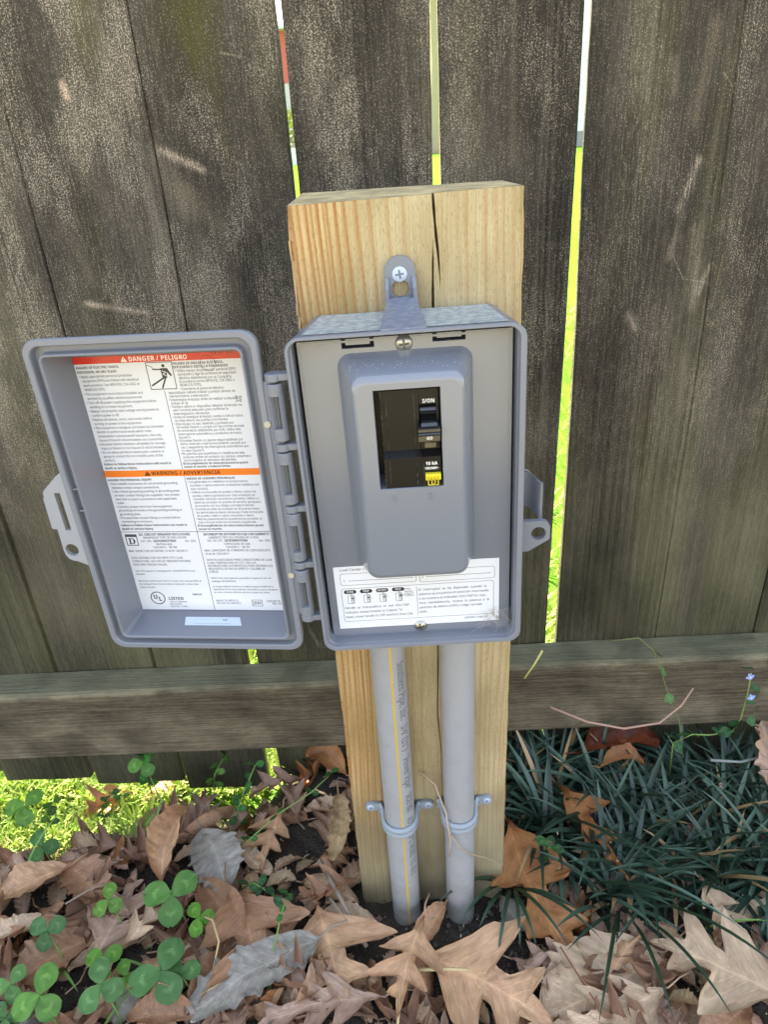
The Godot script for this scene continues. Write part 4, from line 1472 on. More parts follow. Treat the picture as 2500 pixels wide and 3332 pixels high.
func warning_label() -> ImageTexture:
	var k := 9.0
	var c := Canvas.new(1015, 1680, c8(218, 220, 226))
	var ink := c8(44, 44, 50)
	var f := font("Droid Sans")
	var fb := font("Droid Sans", 700)
	# red and orange heads
	c.fill(0, 0, 1015, 40, c8(206, 52, 40))
	write(c, fb, 34, "DANGER / PELIGRO", 320, 33, c8(245, 240, 236), 1.08)
	c.poly(PackedVector2Array([Vector2(276, 34), Vector2(312, 34), Vector2(294, 4)]), c8(245, 240, 236))
	write(c, fb, 24, "!", 291, 31, c8(206, 52, 40))
	c.fill(0, 680, 1015, 722, c8(232, 122, 38))
	write(c, fb, 33, "WARNING / ADVERTENCIA", 290, 713, c8(40, 32, 26), 1.02)
	c.poly(PackedVector2Array([Vector2(248, 715), Vector2(284, 715), Vector2(266, 684)]), c8(40, 32, 26))
	write(c, fb, 24, "!", 262, 712, c8(232, 122, 38))
	# the shock figure in its frame
	c.box(412, 44, 560, 194, 4, ink)
	c.line(Vector2(414, 58), Vector2(440, 66), 3, ink)
	c.line(Vector2(440, 66), Vector2(448, 80), 3, ink)
	c.line(Vector2(446, 82), Vector2(492, 84), 7, ink)
	for p in 9: c.ring(Vector2(508, 64), p, 2.0, ink)
	c.poly(PackedVector2Array([Vector2(488, 78), Vector2(528, 78), Vector2(548, 118), Vector2(540, 124), Vector2(522, 98), Vector2(518, 132), Vector2(492, 128)]), ink)
	c.line(Vector2(500, 130), Vector2(424, 172), 9, ink)
	c.line(Vector2(508, 132), Vector2(480, 186), 9, ink)
	c.line(Vector2(496, 92), Vector2(516, 100), 4, c8(228, 229, 232))
	c.line(Vector2(516, 100), Vector2(498, 110), 4, c8(228, 229, 232))
	c.line(Vector2(498, 110), Vector2(514, 120), 4, c8(228, 229, 232))
	# left column: [text, indent, bold]
	var left := [["HAZARD OF ELECTRIC SHOCK,", 6, 1], ["EXPLOSION, OR ARC FLASH", 6, 1], ["• Apply appropriate personal protective", 10, 0], ["equipment (PPE) and follow safe electrical", 22, 0], ["work practices. See NFPA70E, CSA Z462 or", 22, 0], ["NOM-029-STPS.", 22, 0],
		["• This equipment must only be installed and", 12, 0], ["serviced by qualified electrical personnel.", 24, 0], ["• Turn off all power supplying this equipment before", 12, 0], ["working on or inside equipment.", 24, 0], ["• Always use properly rated voltage sensing device to", 12, 0], ["confirm power is off.", 24, 0], ["• Replace all devices, doors, and covers before", 12, 0], ["turning on power to this equipment.", 24, 0],
		["• This equipment is designed and tested by Schneider", 12, 0], ["Electric to performance levels which meet", 24, 0], ["Underwriters Laboratories® Standards. Use only", 24, 0], ["Square D branch circuit breakers and accessories.", 24, 0], ["• Schneider Electric disclaims all liability for damage,", 12, 0], ["injury or failure on non-Square D circuit breakers.", 24, 0], ["• Do not allow petroleum-based paint, solvents or", 12, 0], ["sprays to contact the non-metallic parts of this", 24, 0], ["product.", 24, 0], ["Failure to follow these instructions will result in", 12, 1], ["death or serious injury.", 12, 1]]
	var y := 66.0
	for l in left:
		write(c, fb if l[2] else f, 20, l[0], l[1], y, ink, 0.90 if l[2] else 0.88)
		y += 25.2
	var right := [["PELIGRO DE DESCARGA ELÉCTRICA,", 564, 1], ["EXPLOSIÓN O DESTELLO POR ARQUEO", 564, 1], ["• Utilice equipo de protección personal (EPP)", 570, 0], ["apropiado y siga las prácticas de seguridad", 582, 0], ["eléctrica establecidas por su Compañía", 582, 0], ["(Consulte la norma NFPA70E, CSA Z462 o", 582, 0], ["NOM-029-STPS).", 582, 0], ["• Solamente el personal eléctrico", 576, 0],
		["especializado deberá instalar y prestar servicio de", 506, 0], ["mantenimiento a este equipo.", 506, 0], ["• Desenergice el equipo antes de realizar cualquier", 498, 0], ["trabajo en él.", 508, 0], ["• Siempre utilice un dispositivo detector de tensión de", 498, 0], ["valor nominal adecuado para confirmar la", 508, 0], ["desenergización del equipo.", 508, 0], ["• Antes de energizar el equipo, vuelva a colocar todos", 498, 0], ["los dispositivos, las puertas y los frentes.", 508, 0], ["• Este equipo ha sido diseñado y probado por", 498, 0], ["Schneider Electric y cumple con las normas de nivel", 508, 0], ["de rendimiento establecido por UL®. Utilice sólo", 508, 0], ["interruptores automáticos y accesorios de marca", 508, 0], ["Square D.", 508, 0],
		["• Schneider Electric no asume responsabilidad por", 498, 0], ["daños, lesiones o mal funcionamiento causado por", 508, 0], ["uso o desperfecto de interruptores automáticos que", 508, 0], ["no sean Square D.", 508, 0], ["• No permita que superficies no metálicas de este", 498, 0], ["producto entren en contacto con pintura, solventes o", 508, 0], ["rocíos basados en derivados del petróleo.", 508, 0], ["El incumplimiento de estas precauciones podrá", 500, 1], ["causar la muerte o lesiones serias.", 500, 1]]
	y = 62.0
	for l in right:
		write(c, fb if l[2] else f, 19, l[0], l[1], y, ink, 0.90)
		y += 20.3
	c.line(Vector2(486, 204), Vector2(488, 676), 3, ink)
	left = [["HAZARD FOR PERSONAL INJURY", 6, 1], ["• Non-metallic enclosures do not provide grounding", 10, 0], ["between metal conduit connections.", 22, 0], ["• Use a listed grounding bushing or grounding plate", 14, 0], ["on each conduit fitting (not supplied). Use jumper", 24, 0], ["wire that is sized in accordance with applicable", 24, 0], ["codes.", 24, 0], ["• Connect jumper wire from the equipment", 14, 0], ["grounding terminals to the grounding bushing or", 24, 0], ["grounding plate.", 24, 0], ["• Pre-assemble conduit fitting to conduit before", 14, 0], ["connecting to enclosure.", 24, 0], ["Failure to follow these instructions can result in", 12, 1], ["death or serious injury.", 12, 1]]
	y = 748.0
	for l in left:
		write(c, fb if l[2] else f, 20, l[0], l[1], y, ink, 0.92)
		y += 25.6
	right = [["RIESGO DE LESIONES PERSONALES", 500, 1], ["• Los gabinetes no metálicos no proporcionan", 500, 0], ["conexión a tierra entre las conexiones metálicas del", 512, 0], ["tubo conduit.", 512, 0], ["• Utilice una boquilla de puesta a tierra o placa de", 504, 0], ["puesta a tierra aprobados en cada accesorio de", 514, 0], ["conexión del tubo conduit (no provisto). Utilice un", 514, 0], ["cable de conexión en puente de tamaño apropiado", 514, 0], ["de acuerdo con los códigos correspondientes.", 514, 0], ["• Conecte el cable de conexión en el puente desde", 504, 0], ["las terminales de tierra del equipo hasta la boquilla", 514, 0], ["de puesta a tierra o placa de puesta a tierra.", 514, 0], ["• Monte previamente los accesorios de conexión al", 504, 0], ["tubo conduit antes de conectarlo al gabinete.", 514, 0], ["El incumplimiento de estas instrucciones puede", 504, 1], ["causar la muerte.", 504, 1]]
	y = 746.0
	for l in right:
		write(c, fb if l[2] else f, 20, l[0], l[1], y, ink, 0.90)
		y += 22.6
	c.line(Vector2(490, 726), Vector2(494, 1680), 3, ink)
	c.line(Vector2(0, 1094), Vector2(1015, 1098), 3, ink)
	# third part
	c.box(20, 1114, 92, 1190, 5, ink)
	c.fill(24, 1118, 90, 1130, ink)
	write(c, font("Droid Serif", 700), 58, "D", 56, 1182, ink, 1.1, 0.5)
	write(c, fb, 22, "QO CIRCUIT BREAKER ENCLOSURE", 108, 1122, ink, 0.93)
	write(c, f, 20, "RAINPROOF TYPE 3R ENCLOSURE", 134, 1144, ink, 0.95)
	write(c, f, 20, "CAT. NO.", 112, 1168, ink, 0.95)
	write(c, fb, 22, "QOE260GFINM", 194, 1168, ink, 0.95)
	write(c, f, 20, "Ser. G02", 400, 1168, ink, 0.95)
	write(c, f, 20, "RATING 60A", 260, 1192, ink, 0.95, 0.5)
	write(c, f, 20, "120/240 V~ 1Ø 3W", 260, 1214, ink, 0.95, 0.5)
	write(c, f, 19, "MAX. SHORT CIRCUIT RATING 10 kA @ 120/240 V~", 16, 1240, ink, 0.92)
	y = 1290.0
	for s in ["LUGS SUITABLE FOR USE WITH 75°C Cu/Al", "CONDUCTORS. SEE CIRCUIT BREAKER FOR WIRE", "SIZES AND TORQUE VALUES."]:
		write(c, f, 19, s, 20, y, ink, 0.95)
		y += 25
	for q in [["Use only Square D, Catalogue No. QO260GFI3W Circuit", 1386], ["Breaker.", 1410], ["Maximum continuous load on circuit not to exceed 80% of", 1462], ["the rating of the circuit breaker employed in other than", 1486], ["motor circuits.", 1510]]:
		write(c, f, 17, q[0], 24, q[1], ink, 0.95)
	c.ring(Vector2(126, 1588), 46, 6, ink)
	write(c, fb, 46, "U", 112, 1596, ink, 0.95, 0.5)
	write(c, fb, 46, "L", 142, 1612, ink, 0.95, 0.5)
	write(c, fb, 32, "LISTED", 196, 1604, ink, 1.0)
	for q in [["CIRCUIT BREAKER", 1624], ["ENCLOSURE", 1642], ["ISSUE No. 132081", 1660]]: write(c, f, 15, q[0], 198, q[1], ink, 1.0)
	write(c, fb, 20, "240141", 366, 1566, ink, 1.0)
	write(c, fb, 21, "INTERRUPTOR AUTOMÁTICO QO CON GABINETE", 528, 1124, ink, 0.86)
	write(c, f, 20, "GABINETE TIPO 3R A PRUEBA DE LLUVIA", 556, 1146, ink, 0.88)
	write(c, f, 20, "NO. DE CAT.", 544, 1168, ink, 0.92)
	write(c, fb, 22, "QOE260GFINM", 652, 1168, ink, 0.95)
	write(c, f, 20, "Ser. G02", 872, 1168, ink, 0.95)
	write(c, f, 20, "CAPACIDAD DE 60A", 730, 1192, ink, 0.95, 0.5)
	write(c, f, 20, "120/240 V~ 1Ø 3H", 730, 1214, ink, 0.95, 0.5)
	write(c, f, 19, "MAX. CAPACIDAD DE CORRIENTE DE CORTOCIRCUITO", 512, 1238, ink, 0.92)
	write(c, f, 19, "10 kA @ 120/240 V~", 512, 1262, ink, 0.95)
	y = 1306.0
	for s in ["ZAPATAS ADECUADAS PARA CONDUCTORES DE Cu/Al", "A UNA TEMPERATURA DE 75°C. VEA LOS", "INTERRUPTORES AUTOMÁTICOS PARA OBTENER LOS", "REQUISITOS DE PAR DE APRIETE Y CALIBRE DE", "CABLES."]:
		write(c, f, 19, s, 512, y, ink, 0.93)
		y += 22
	for q in [["Utilice solo interruptores automáticos Square D, No. de", 1440], ["catálogo QO260GFI3W.", 1464], ["La carga máxima continua no debe exceder el 80% de la", 1504], ["capacidad de los interruptores automáticos que se emplean", 1526], ["en otros circuitos distintos de los circuitos de motor.", 1548]]:
		write(c, f, 17, q[0], 514, q[1], ink, 0.93)
	write(c, f, 19, "MADE IN MEXICO", 516, 1614, ink, 1.0)
	write(c, f, 19, "HECHO EN MEXICO", 516, 1634, ink, 1.0)
	c.box(754, 1600, 820, 1646, 3, ink)
	write(c, f, 30, "JBM", 787, 1634, ink, 1.0, 0.5)
	write(c, f, 19, "GDE58518", 852, 1616, ink, 1.0)
	write(c, f, 19, "Rev. 02", 886, 1634, ink, 1.0)
	# a few scribbles and scuffs of black on the print
	c.ring(Vector2(762, 60), 42, 2, c8(60, 56, 60))
	for i in 30:
		var p := Vector2(rng.randf_range(880, 920), rng.randf_range(248, 280))
		c.line(p, p + Vector2(rng.randf_range(-8, 8), rng.randf_range(-6, 6)), 3, c8(50, 48, 52), 0.7)
	for i in 10: c.line(Vector2(790 + i * 14, 0), Vector2(786 + i * 14 + rng.randf_range(-5, 5), rng.randf_range(3, 18)), rng.randf_range(1, 6), c8(44, 40, 44))
	return tex(c.d, c.w, c.h)

# ------------------------------------------------------------ conduits and straps
func conduits() -> void:
	var w := 2048
	var h := 256
	var base := c8(158, 159, 161)
	var c := Canvas.new(w, h, base)
	var n := noise(w / 4, h / 2, w, h, 91, 0.03, 4)
	for y in h:
		for x in w:
			var v := (n[y * w + x] / 255.0 - 0.5) * 0.25
			var foot := ss(1500, 1960, x) * 0.75
			c.mixp(x, y, c8(128, 122, 110), clampf(v + foot * (0.5 + v * 2.0), 0, 0.85))
	var plain_d := c.d.duplicate()
	# the stripe runs down the front, the print to its right
	c.fill(0, 118, w, 124, c8(206, 170, 70), 0.85)
	write(c, font("Droid Serif"), 30, "Southern Pipe, Inc.   3/4\" (21\")   \"Power Pipe\"   SCH 80    ASTM 90°C WIRE  UL 651", 180, 106, c8(66, 66, 74), 1.25)
	for i in 60:
		var x := rng.randi_range(0, w - 1)
		var y := rng.randi_range(0, h - 1)
		c.fill(x, y, x + rng.randi_range(2, 7), y + rng.randi_range(2, 5), c8(120, 116, 108), 0.6)
	var pm := mat(Color.WHITE, 0.45)
	pm.albedo_texture = tex(c.d, w, h)
	var pm2 := mat(Color.WHITE, 0.45)
	pm2.albedo_texture = tex(plain_d, w, h)
	for q in [[-0.0277, -0.0258, pm, "grey plastic conduit with a yellow stripe and printed lettering, left of the two"], [0.0262, 0.0267, pm2, "plain grey plastic conduit, right of the two below the breaker box"]]:
		var st := S()
		var r := 0.01335
		var segs := 40
		var y0 := -0.05
		var y1 := 0.372
		for k in 24:
			for i in segs:
				var p := []
				var uv := []
				for e in [[k, i], [k + 1, i], [k + 1, i + 1], [k, i + 1]]:
					var a: float = TAU * e[1] / segs
					var t: float = float(e[0]) / 24
					var cx: float = lerpf(q[1], q[0], t)
					p.append(Vector3(cx + sin(a) * r, lerpf(y0, y1, t), 0.0140 + cos(a) * r))
					uv.append(Vector2((0.34 - p[-1].y) / 0.36, 0.5 - (fmod(a + PI, TAU) - PI) / TAU if i < segs / 2 else 0.5 - (a - TAU) / TAU))
				quv(st, p, uv)
		var o := obj("conduit", st, q[2], null)
		tag(o, q[3], "conduit", "conduits under the breaker box")
	strap(-0.0268, 0.1195, true, true, "pale blue-grey strap round the yellow-striped conduit, screwed to the post at both ends")
	strap(0.0264, 0.1225, false, true, "pale blue-grey strap round the plain conduit, its screw on the right")

func strap(cx: float, cy: float, left_ear: bool, right_ear: bool, label: String) -> void:
	var o := thing("conduit_strap", label, "strap", Vector3(cx, cy, 0), "straps that hold the conduits")
	var path := []      # (x, z) with outward normal
	var nr := []
	var r := 0.0137
	for s in [-1, 1]:
		pass
	path.append(Vector2(-0.0185, 0.0022))
	nr.append(Vector2(-0.3, 1).normalized())
	path.append(Vector2(-0.0158, 0.0030))
	nr.append(Vector2(-0.8, 0.6))
	path.append(Vector2(-0.0141, 0.0080))
	nr.append(Vector2(-1, 0.05).normalized())
	for i in 21:
		var a := PI - PI * i / 20
		path.append(Vector2(cos(a) * r, 0.0140 + sin(a) * r))
		nr.append(Vector2(cos(a), sin(a)))
	path.append(Vector2(0.0141, 0.0080))
	nr.append(Vector2(1, 0.05).normalized())
	path.append(Vector2(0.0158, 0.0030))
	nr.append(Vector2(0.8, 0.6))
	path.append(Vector2(0.0185, 0.0022))
	nr.append(Vector2(0.3, 1).normalized())
	var sec := [[-0.0062, 0.0], [-0.0060, 0.0012], [-0.0050, 0.0024], [-0.0034, 0.0026], [-0.0020, 0.0014], [-0.0006, 0.0014], [0.0008, 0.0024], [0.0030, 0.0032], [0.0046, 0.0026], [0.0056, 0.0012], [0.0058, 0.0]]
	var st := S()
	var rings := []
	for i in path.size():
		var ring := PackedVector3Array()
		# the band leans: its ends sit higher than its front
		var lift: float = 0.004 * (1.0 - clampf(path[i].y / 0.02, 0, 1))
		for s in sec: ring.append(Vector3(path[i].x + nr[i].x * s[1], s[0] + lift, path[i].y + nr[i].y * s[1]))
		rings.append(ring)
	loft(st, rings, false)
	cap(st, rings[0])
	cap(st, rings[-1], true)
	obj("band", st, M.strap, o)
	for s in [-1, 1]:
		if (s < 0 and not left_ear) or (s > 0 and not right_ear): continue
		st = S()
		var x0: float = 0.0160 * s
		var x1: float = 0.0262 * s
		var pts := PackedVector3Array()
		for i in 9:
			var a := -PI / 2 + PI * i / 8
			pts.append(Vector3(x1 + s * cos(a) * 0.0048, 0.0045 + sin(a) * 0.0048, 0.0034))
		pts.append(Vector3(x0, 0.0085, 0.0034))
		pts.append(Vector3(x0, 0.0000, 0.0034))
		var back := PackedVector3Array()
		var mid := PackedVector3Array()
		for p in pts:
			back.append(Vector3(p.x, p.y, 0.0005))
			mid.append(Vector3(p.x * 1.0, p.y, 0.0030))
		loft(st, [back, mid, pts])
		cap(st, pts, s < 0)
		obj("ear", st, M.strap, o)
		screw("screw", o, Vector3(x1, 0.0045, 0.0035), 0.0032, 0.0010, M.paint_screw, 0.5 * s)

# ------------------------------------------------------------ dead leaves
const TONES := {
	"tan": [218, 174, 134], "brown": [190, 146, 112], "pale": [224, 194, 160], "grey": [180, 174, 162], "orange": [202, 144, 92], "pinkish": [202, 168, 144], "dark": [166, 130, 106], "straw": [200, 172, 128], "rust": [128, 66, 38]}

func lobes(kind: String, r: RandomNumberGenerator) -> Array:
	# [left lobes, right lobes, base half-width, slant in degrees]; a lobe is [where, length, reach towards the stem, reach towards the tip]
	match kind:
		"oak": return [[[0.36, 0.30, 0.20, 0.05], [0.62, 0.24, 0.14, 0.05]], [[0.33, 0.27, 0.18, 0.05], [0.58, 0.30, 0.16, 0.05], [0.80, 0.10, 0.08, 0.04]], 0.075, 58.0]
		"pin": return [[[0.26, 0.20, 0.15, 0.06], [0.50, 0.32, 0.18, 0.06], [0.76, 0.17, 0.12, 0.06]], [[0.32, 0.26, 0.17, 0.06], [0.60, 0.28, 0.17, 0.06], [0.84, 0.10, 0.08, 0.05]], 0.085, 58.0]
		"star": return [[[0.40, 0.44, 0.30, 0.10], [0.72, 0.20, 0.14, 0.06]], [[0.36, 0.40, 0.26, 0.10], [0.66, 0.30, 0.16, 0.06]], 0.13, 66.0]
		"broad": return [[[0.30, 0.06, 0.05, 0.02], [0.44, 0.06, 0.05, 0.02], [0.58, 0.06, 0.05, 0.02], [0.72, 0.05, 0.05, 0.02]], [[0.26, 0.06, 0.05, 0.02], [0.40, 0.06, 0.05, 0.02], [0.54, 0.06, 0.05, 0.02], [0.68, 0.05, 0.05, 0.02], [0.8, 0.04, 0.05, 0.02]], 0.27, 70.0]
		"torn": return [[[0.2, 0.05, 0.05, 0.03], [0.35, 0.03, 0.05, 0.02], [0.5, 0.05, 0.03, 0.03], [0.66, 0.03, 0.05, 0.02]], [[0.55, 0.05, 0.05, 0.02], [0.72, 0.06, 0.04, 0.03], [0.86, 0.05, 0.03, 0.03]], 0.17, 80.0]
	return [[[0.5, 0.02, 0.3, 0.3]], [[0.55, 0.02, 0.3, 0.3]], 0.15, 75.0]

func lobe_w(list: Array, t: float) -> float:
	var w := 0.0
	for l in list:
		var q: float = (t - l[0]) / (l[3] if t > l[0] else l[2])
		if absf(q) < 1.0:
			var e := 1.0 - absf(q)
			w = maxf(w, l[1] * (0.62 * ss(0.0, 0.55, e) + 0.16 * e + 0.22 * maxf(0.0, (e - 0.62) / 0.38)))
	return w

# the leaf lies along +x, its upper side is +y; wid scales its width, curl rolls the sides, arc bends it lengthwise
func leaf_mesh(kind: String, sd: int, L: float, wid: float, curl: float, arc: float, tone: String) -> ArrayMesh:
	var r := RandomNumberGenerator.new()
	r.seed = sd * 77 + 5
	var spec := lobes(kind, r)
	for side in 2:
		for l in spec[side]:
			l[0] += r.randf_range(-0.03, 0.03)
			l[1] *= r.randf_range(0.75, 1.2)
	var nz := FastNoiseLite.new()
	nz.seed = sd
	nz.frequency = 1.0
	var c0: Array = TONES[tone]
	var base := lin(c8(c0[0], c0[1], c0[2]))
	var N := 60
	var W := 5
	var st := S()
	var slant := deg_to_rad(spec[3])
	var bend := r.randf_range(-0.10, 0.10)
	var V := []
	var C := []
	for i in N + 1:
		var t := float(i) / N
		var env := pow(sin(PI * pow(clampf(t, 0, 1), 0.85)), 0.7) if kind != "torn" else pow(sin(PI * clampf(t * 0.9 + 0.06, 0, 1)), 0.45)
		var row := []
		var crow := []
		for j in range(-W, W + 1):
			var side := 0 if j < 0 else 1
			var f := absf(float(j)) / W
			var w: float = (spec[2] * env * wid + lobe_w(spec[side], t) * wid * ss(0.0, 0.08, 1.0 - t))
			w += 0.008 * nz.get_noise_2d(t * 14.0, side * 9.0) * env
			w *= ss(-0.02, 0.10, t)
			var x := t + f * w * cos(slant)
			var z := (1.0 if j > 0 else -1.0) * f * w * sin(slant) + bend * sin(PI * t)
			var y: float = curl * 0.55 * f * f * (0.25 + 1.6 * w) * (1.0 + 0.8 * nz.get_noise_2d(t * 2.0 + 40, side * 5.0))
			y += arc * (0.25 - (t - 0.5) * (t - 0.5)) * 4.0
			y += 0.03 * nz.get_noise_3d(x * 3.2, z * 3.2, 3.0) + 0.035 * f * nz.get_noise_2d(t * 5.0, j * 0.35 + 70)
			y += 0.006 * f * cos((t - f * 0.25) * 55.0) * env   # puckers between the side veins
			row.append(Vector3(x, y, z) * L)
			var v := 1.0 + 0.26 * nz.get_noise_3d(x * 5, z * 5, 11.0) + 0.12 * nz.get_noise_3d(x * 26, z * 26, 5.0)
			if f > 0.75: v *= 0.84 + 0.10 * nz.get_noise_2d(x * 30, z * 30)
			v *= 1.0 - 0.20 * ss(0.25, 0.55, nz.get_noise_3d(x * 9, z * 9, 77.0))
			if j == 0: v *= 1.16
			crow.append(Color(base.r * v, base.g * v * (1.0 + 0.06 * nz.get_noise_2d(x * 4, z * 4 + 30)), base.b * v))
		V.append(row)
		C.append(crow)
	for i in N:
		for j in 2 * W:
			for q in [[0, 0], [1, 0], [1, 1], [0, 0], [1, 1], [0, 1]]:
				st.set_color(C[i + q[0]][j + q[1]])
				st.set_uv(Vector2((i + q[0]) / float(N), absf(j + q[1] - W) / W))
				st.add_vertex(V[i + q[0]][j + q[1]])
	# stalk
	var s0: Vector3 = V[1][W]
	st.set_color(base * 0.8)
	st.set_uv(Vector2(0.5, 0.0))
	tube(st, [s0, s0 + Vector3(-0.12, 0.03 + 0.1 * maxf(arc, 0), 0.02) * L, s0 + Vector3(-0.24, 0.05, r.randf_range(-0.05, 0.05)) * L], 0.0009, 0.0007, 5, 2)
	st.generate_normals()
	return st.commit()

func leaf_material() -> void:
	var w := 512
	var h := 128
	var n := noise(w, h, w, h, 101, 0.25, 3)
	var n2 := noise(w, h, w, h, 102, 0.03, 3)
	var d := PackedByteArray()
	d.resize(w * h * 3)
	var b := PackedByteArray()
	b.resize(w * h)
	for i in w * h:
		var t := float(i % w) / w
		var f := float(i / w) / h
		var rib := ss(0.05, 0.0, f)
		var ph := fmod((t - f * 0.16) * 11.0 + 20.0, 1.0)
		var vein := ss(0.10, 0.0, absf(ph - 0.5)) * (1 - f * 0.6)
		var ph2 := fmod((t + f * 0.5) * 47.0, 1.0)
		var net := ss(0.2, 0.0, absf(ph2 - 0.5)) * 0.25
		var v := 0.91 + 0.10 * vein + 0.12 * rib + 0.05 * net + 0.07 * (n[i] / 255.0 - 0.5) + 0.12 * (n2[i] / 255.0 - 0.5)
		var spot := ss(0.74, 0.88, n[i] / 255.0) * 0.16
		v -= spot
		d[i * 3] = clampi(int(v * 255), 0, 255)
		d[i * 3 + 1] = clampi(int(v * 250), 0, 255)
		d[i * 3 + 2] = clampi(int(v * 246), 0, 255)
		b[i] = clampi(int(120 + 60 * vein + 80 * rib + 26 * net + 30 * (n[i] / 255.0 - 0.5)), 0, 255)
	var m := mat(Color.WHITE, 0.55)
	m.vertex_color_use_as_albedo = true
	m.albedo_texture = tex(d, w, h)
	m.heightmap_enabled = true
	m.heightmap_texture = tex(b, w, h, true)
	m.heightmap_scale = 0.03
	m.backlight_enabled = true
	m.backlight = Color(0.30, 0.24, 0.18)
	M.leaf = m

func lay(o: Node3D, x0: float, z0: float, x1: float, z1: float, y: float, pitch := 0.0, roll := 0.0) -> void:
	o.transform = Transform3D(Basis(Vector3.UP, atan2(-(z1 - z0), x1 - x0)) * Basis.from_euler(Vector3(roll, 0, pitch)), Vector3(x0, y, z0))

# where something small lies, told by the nearest thing that is easy to find
func beside(x: float, z: float) -> String:
	var marks := [[-0.250, 0.021, "the largest clover"], [-0.314, 0.018, "the little light green clover"], [-0.360, 0.049, "the blue-green clover"], [-0.239, 0.092, "the big dusty clover"], [-0.339, 0.108, "the bright lower-left clover"], [-0.452, -0.100, "the sunlit clover"],
		[-0.100, 0.065, "the large tan star-lobed leaf"], [-0.180, 0.055, "the large brown broad-lobed leaf"], [-0.160, 0.090, "the long silvery grey leaf"], [-0.415, -0.010, "the long plain tan leaf"], [-0.268, -0.045, "the folded tan leaf"], [-0.228, -0.040, "the pinkish grey saw-edged leaf"], [-0.172, -0.070, "the warm tan lobed leaf"],
		[-0.100, -0.060, "the straw-coloured strip"], [-0.360, -0.015, "the dull brown saw-edged leaf"], [-0.090, 0.015, "the grey twig"], [-0.027, 0.040, "the striped conduit"], [0.027, 0.040, "the plain conduit"], [0.110, 0.010, "the long orange-brown leaf"], [0.040, 0.100, "the tan leaf before the conduits"], [0.145, 0.110, "the flat buff leaf"],
		[0.245, 0.095, "the pale star-lobed leaf"], [0.375, -0.110, "the greyish curled leaf"], [0.225, -0.140, "the rust-brown rolled leaf"], [0.170, -0.055, "the orange-brown strip"], [0.272, 0.035, "the buff leaf behind the blades"], [-0.530, -0.05, "the far left board"], [-0.330, -0.150, "the clover leaning on the board"]]
	var best: Array = marks[0]
	for m in marks:
		if Vector2(x, z).distance_to(Vector2(m[0], m[1])) < Vector2(x, z).distance_to(Vector2(best[0], best[1])): best = m
	var d := Vector2(x - best[0], z - best[1])
	var far := "close " if d.length() < 0.022 else "" if d.length() < 0.05 else "well "
	if absf(d.x) > absf(d.y) * 2.0: return far + ("right of " if d.x > 0 else "left of ") + best[2]
	if absf(d.y) > absf(d.x) * 2.0: return far + ("in front of " if d.y > 0 else "behind ") + best[2]
	return far + ("before, " if d.y > 0 else "behind, ") + ("right of " if d.x > 0 else "left of ") + best[2]

# a label that is taken gets the way the leaf's tip points added to it
var said := {}
func own(label: String, a: float) -> String:
	var l := label
	var k := wrapi(int(round(a / (PI / 2))), 0, 4)
	if said.has(l): l = label + ", tip " + ["right", "forward", "left", "rearward"][k]
	if said.has(l): l = label.replace("deeply lobed", "lobed").replace("well ", "far ").replace(" dead leaf", " leaf") + ", tip " + ["right", "forward", "left", "rearward"][k]
	if l.split(" ").size() > 16: l = l.replace(" dead leaf", " leaf").replace("well ", "")
	said[l] = true
	return l

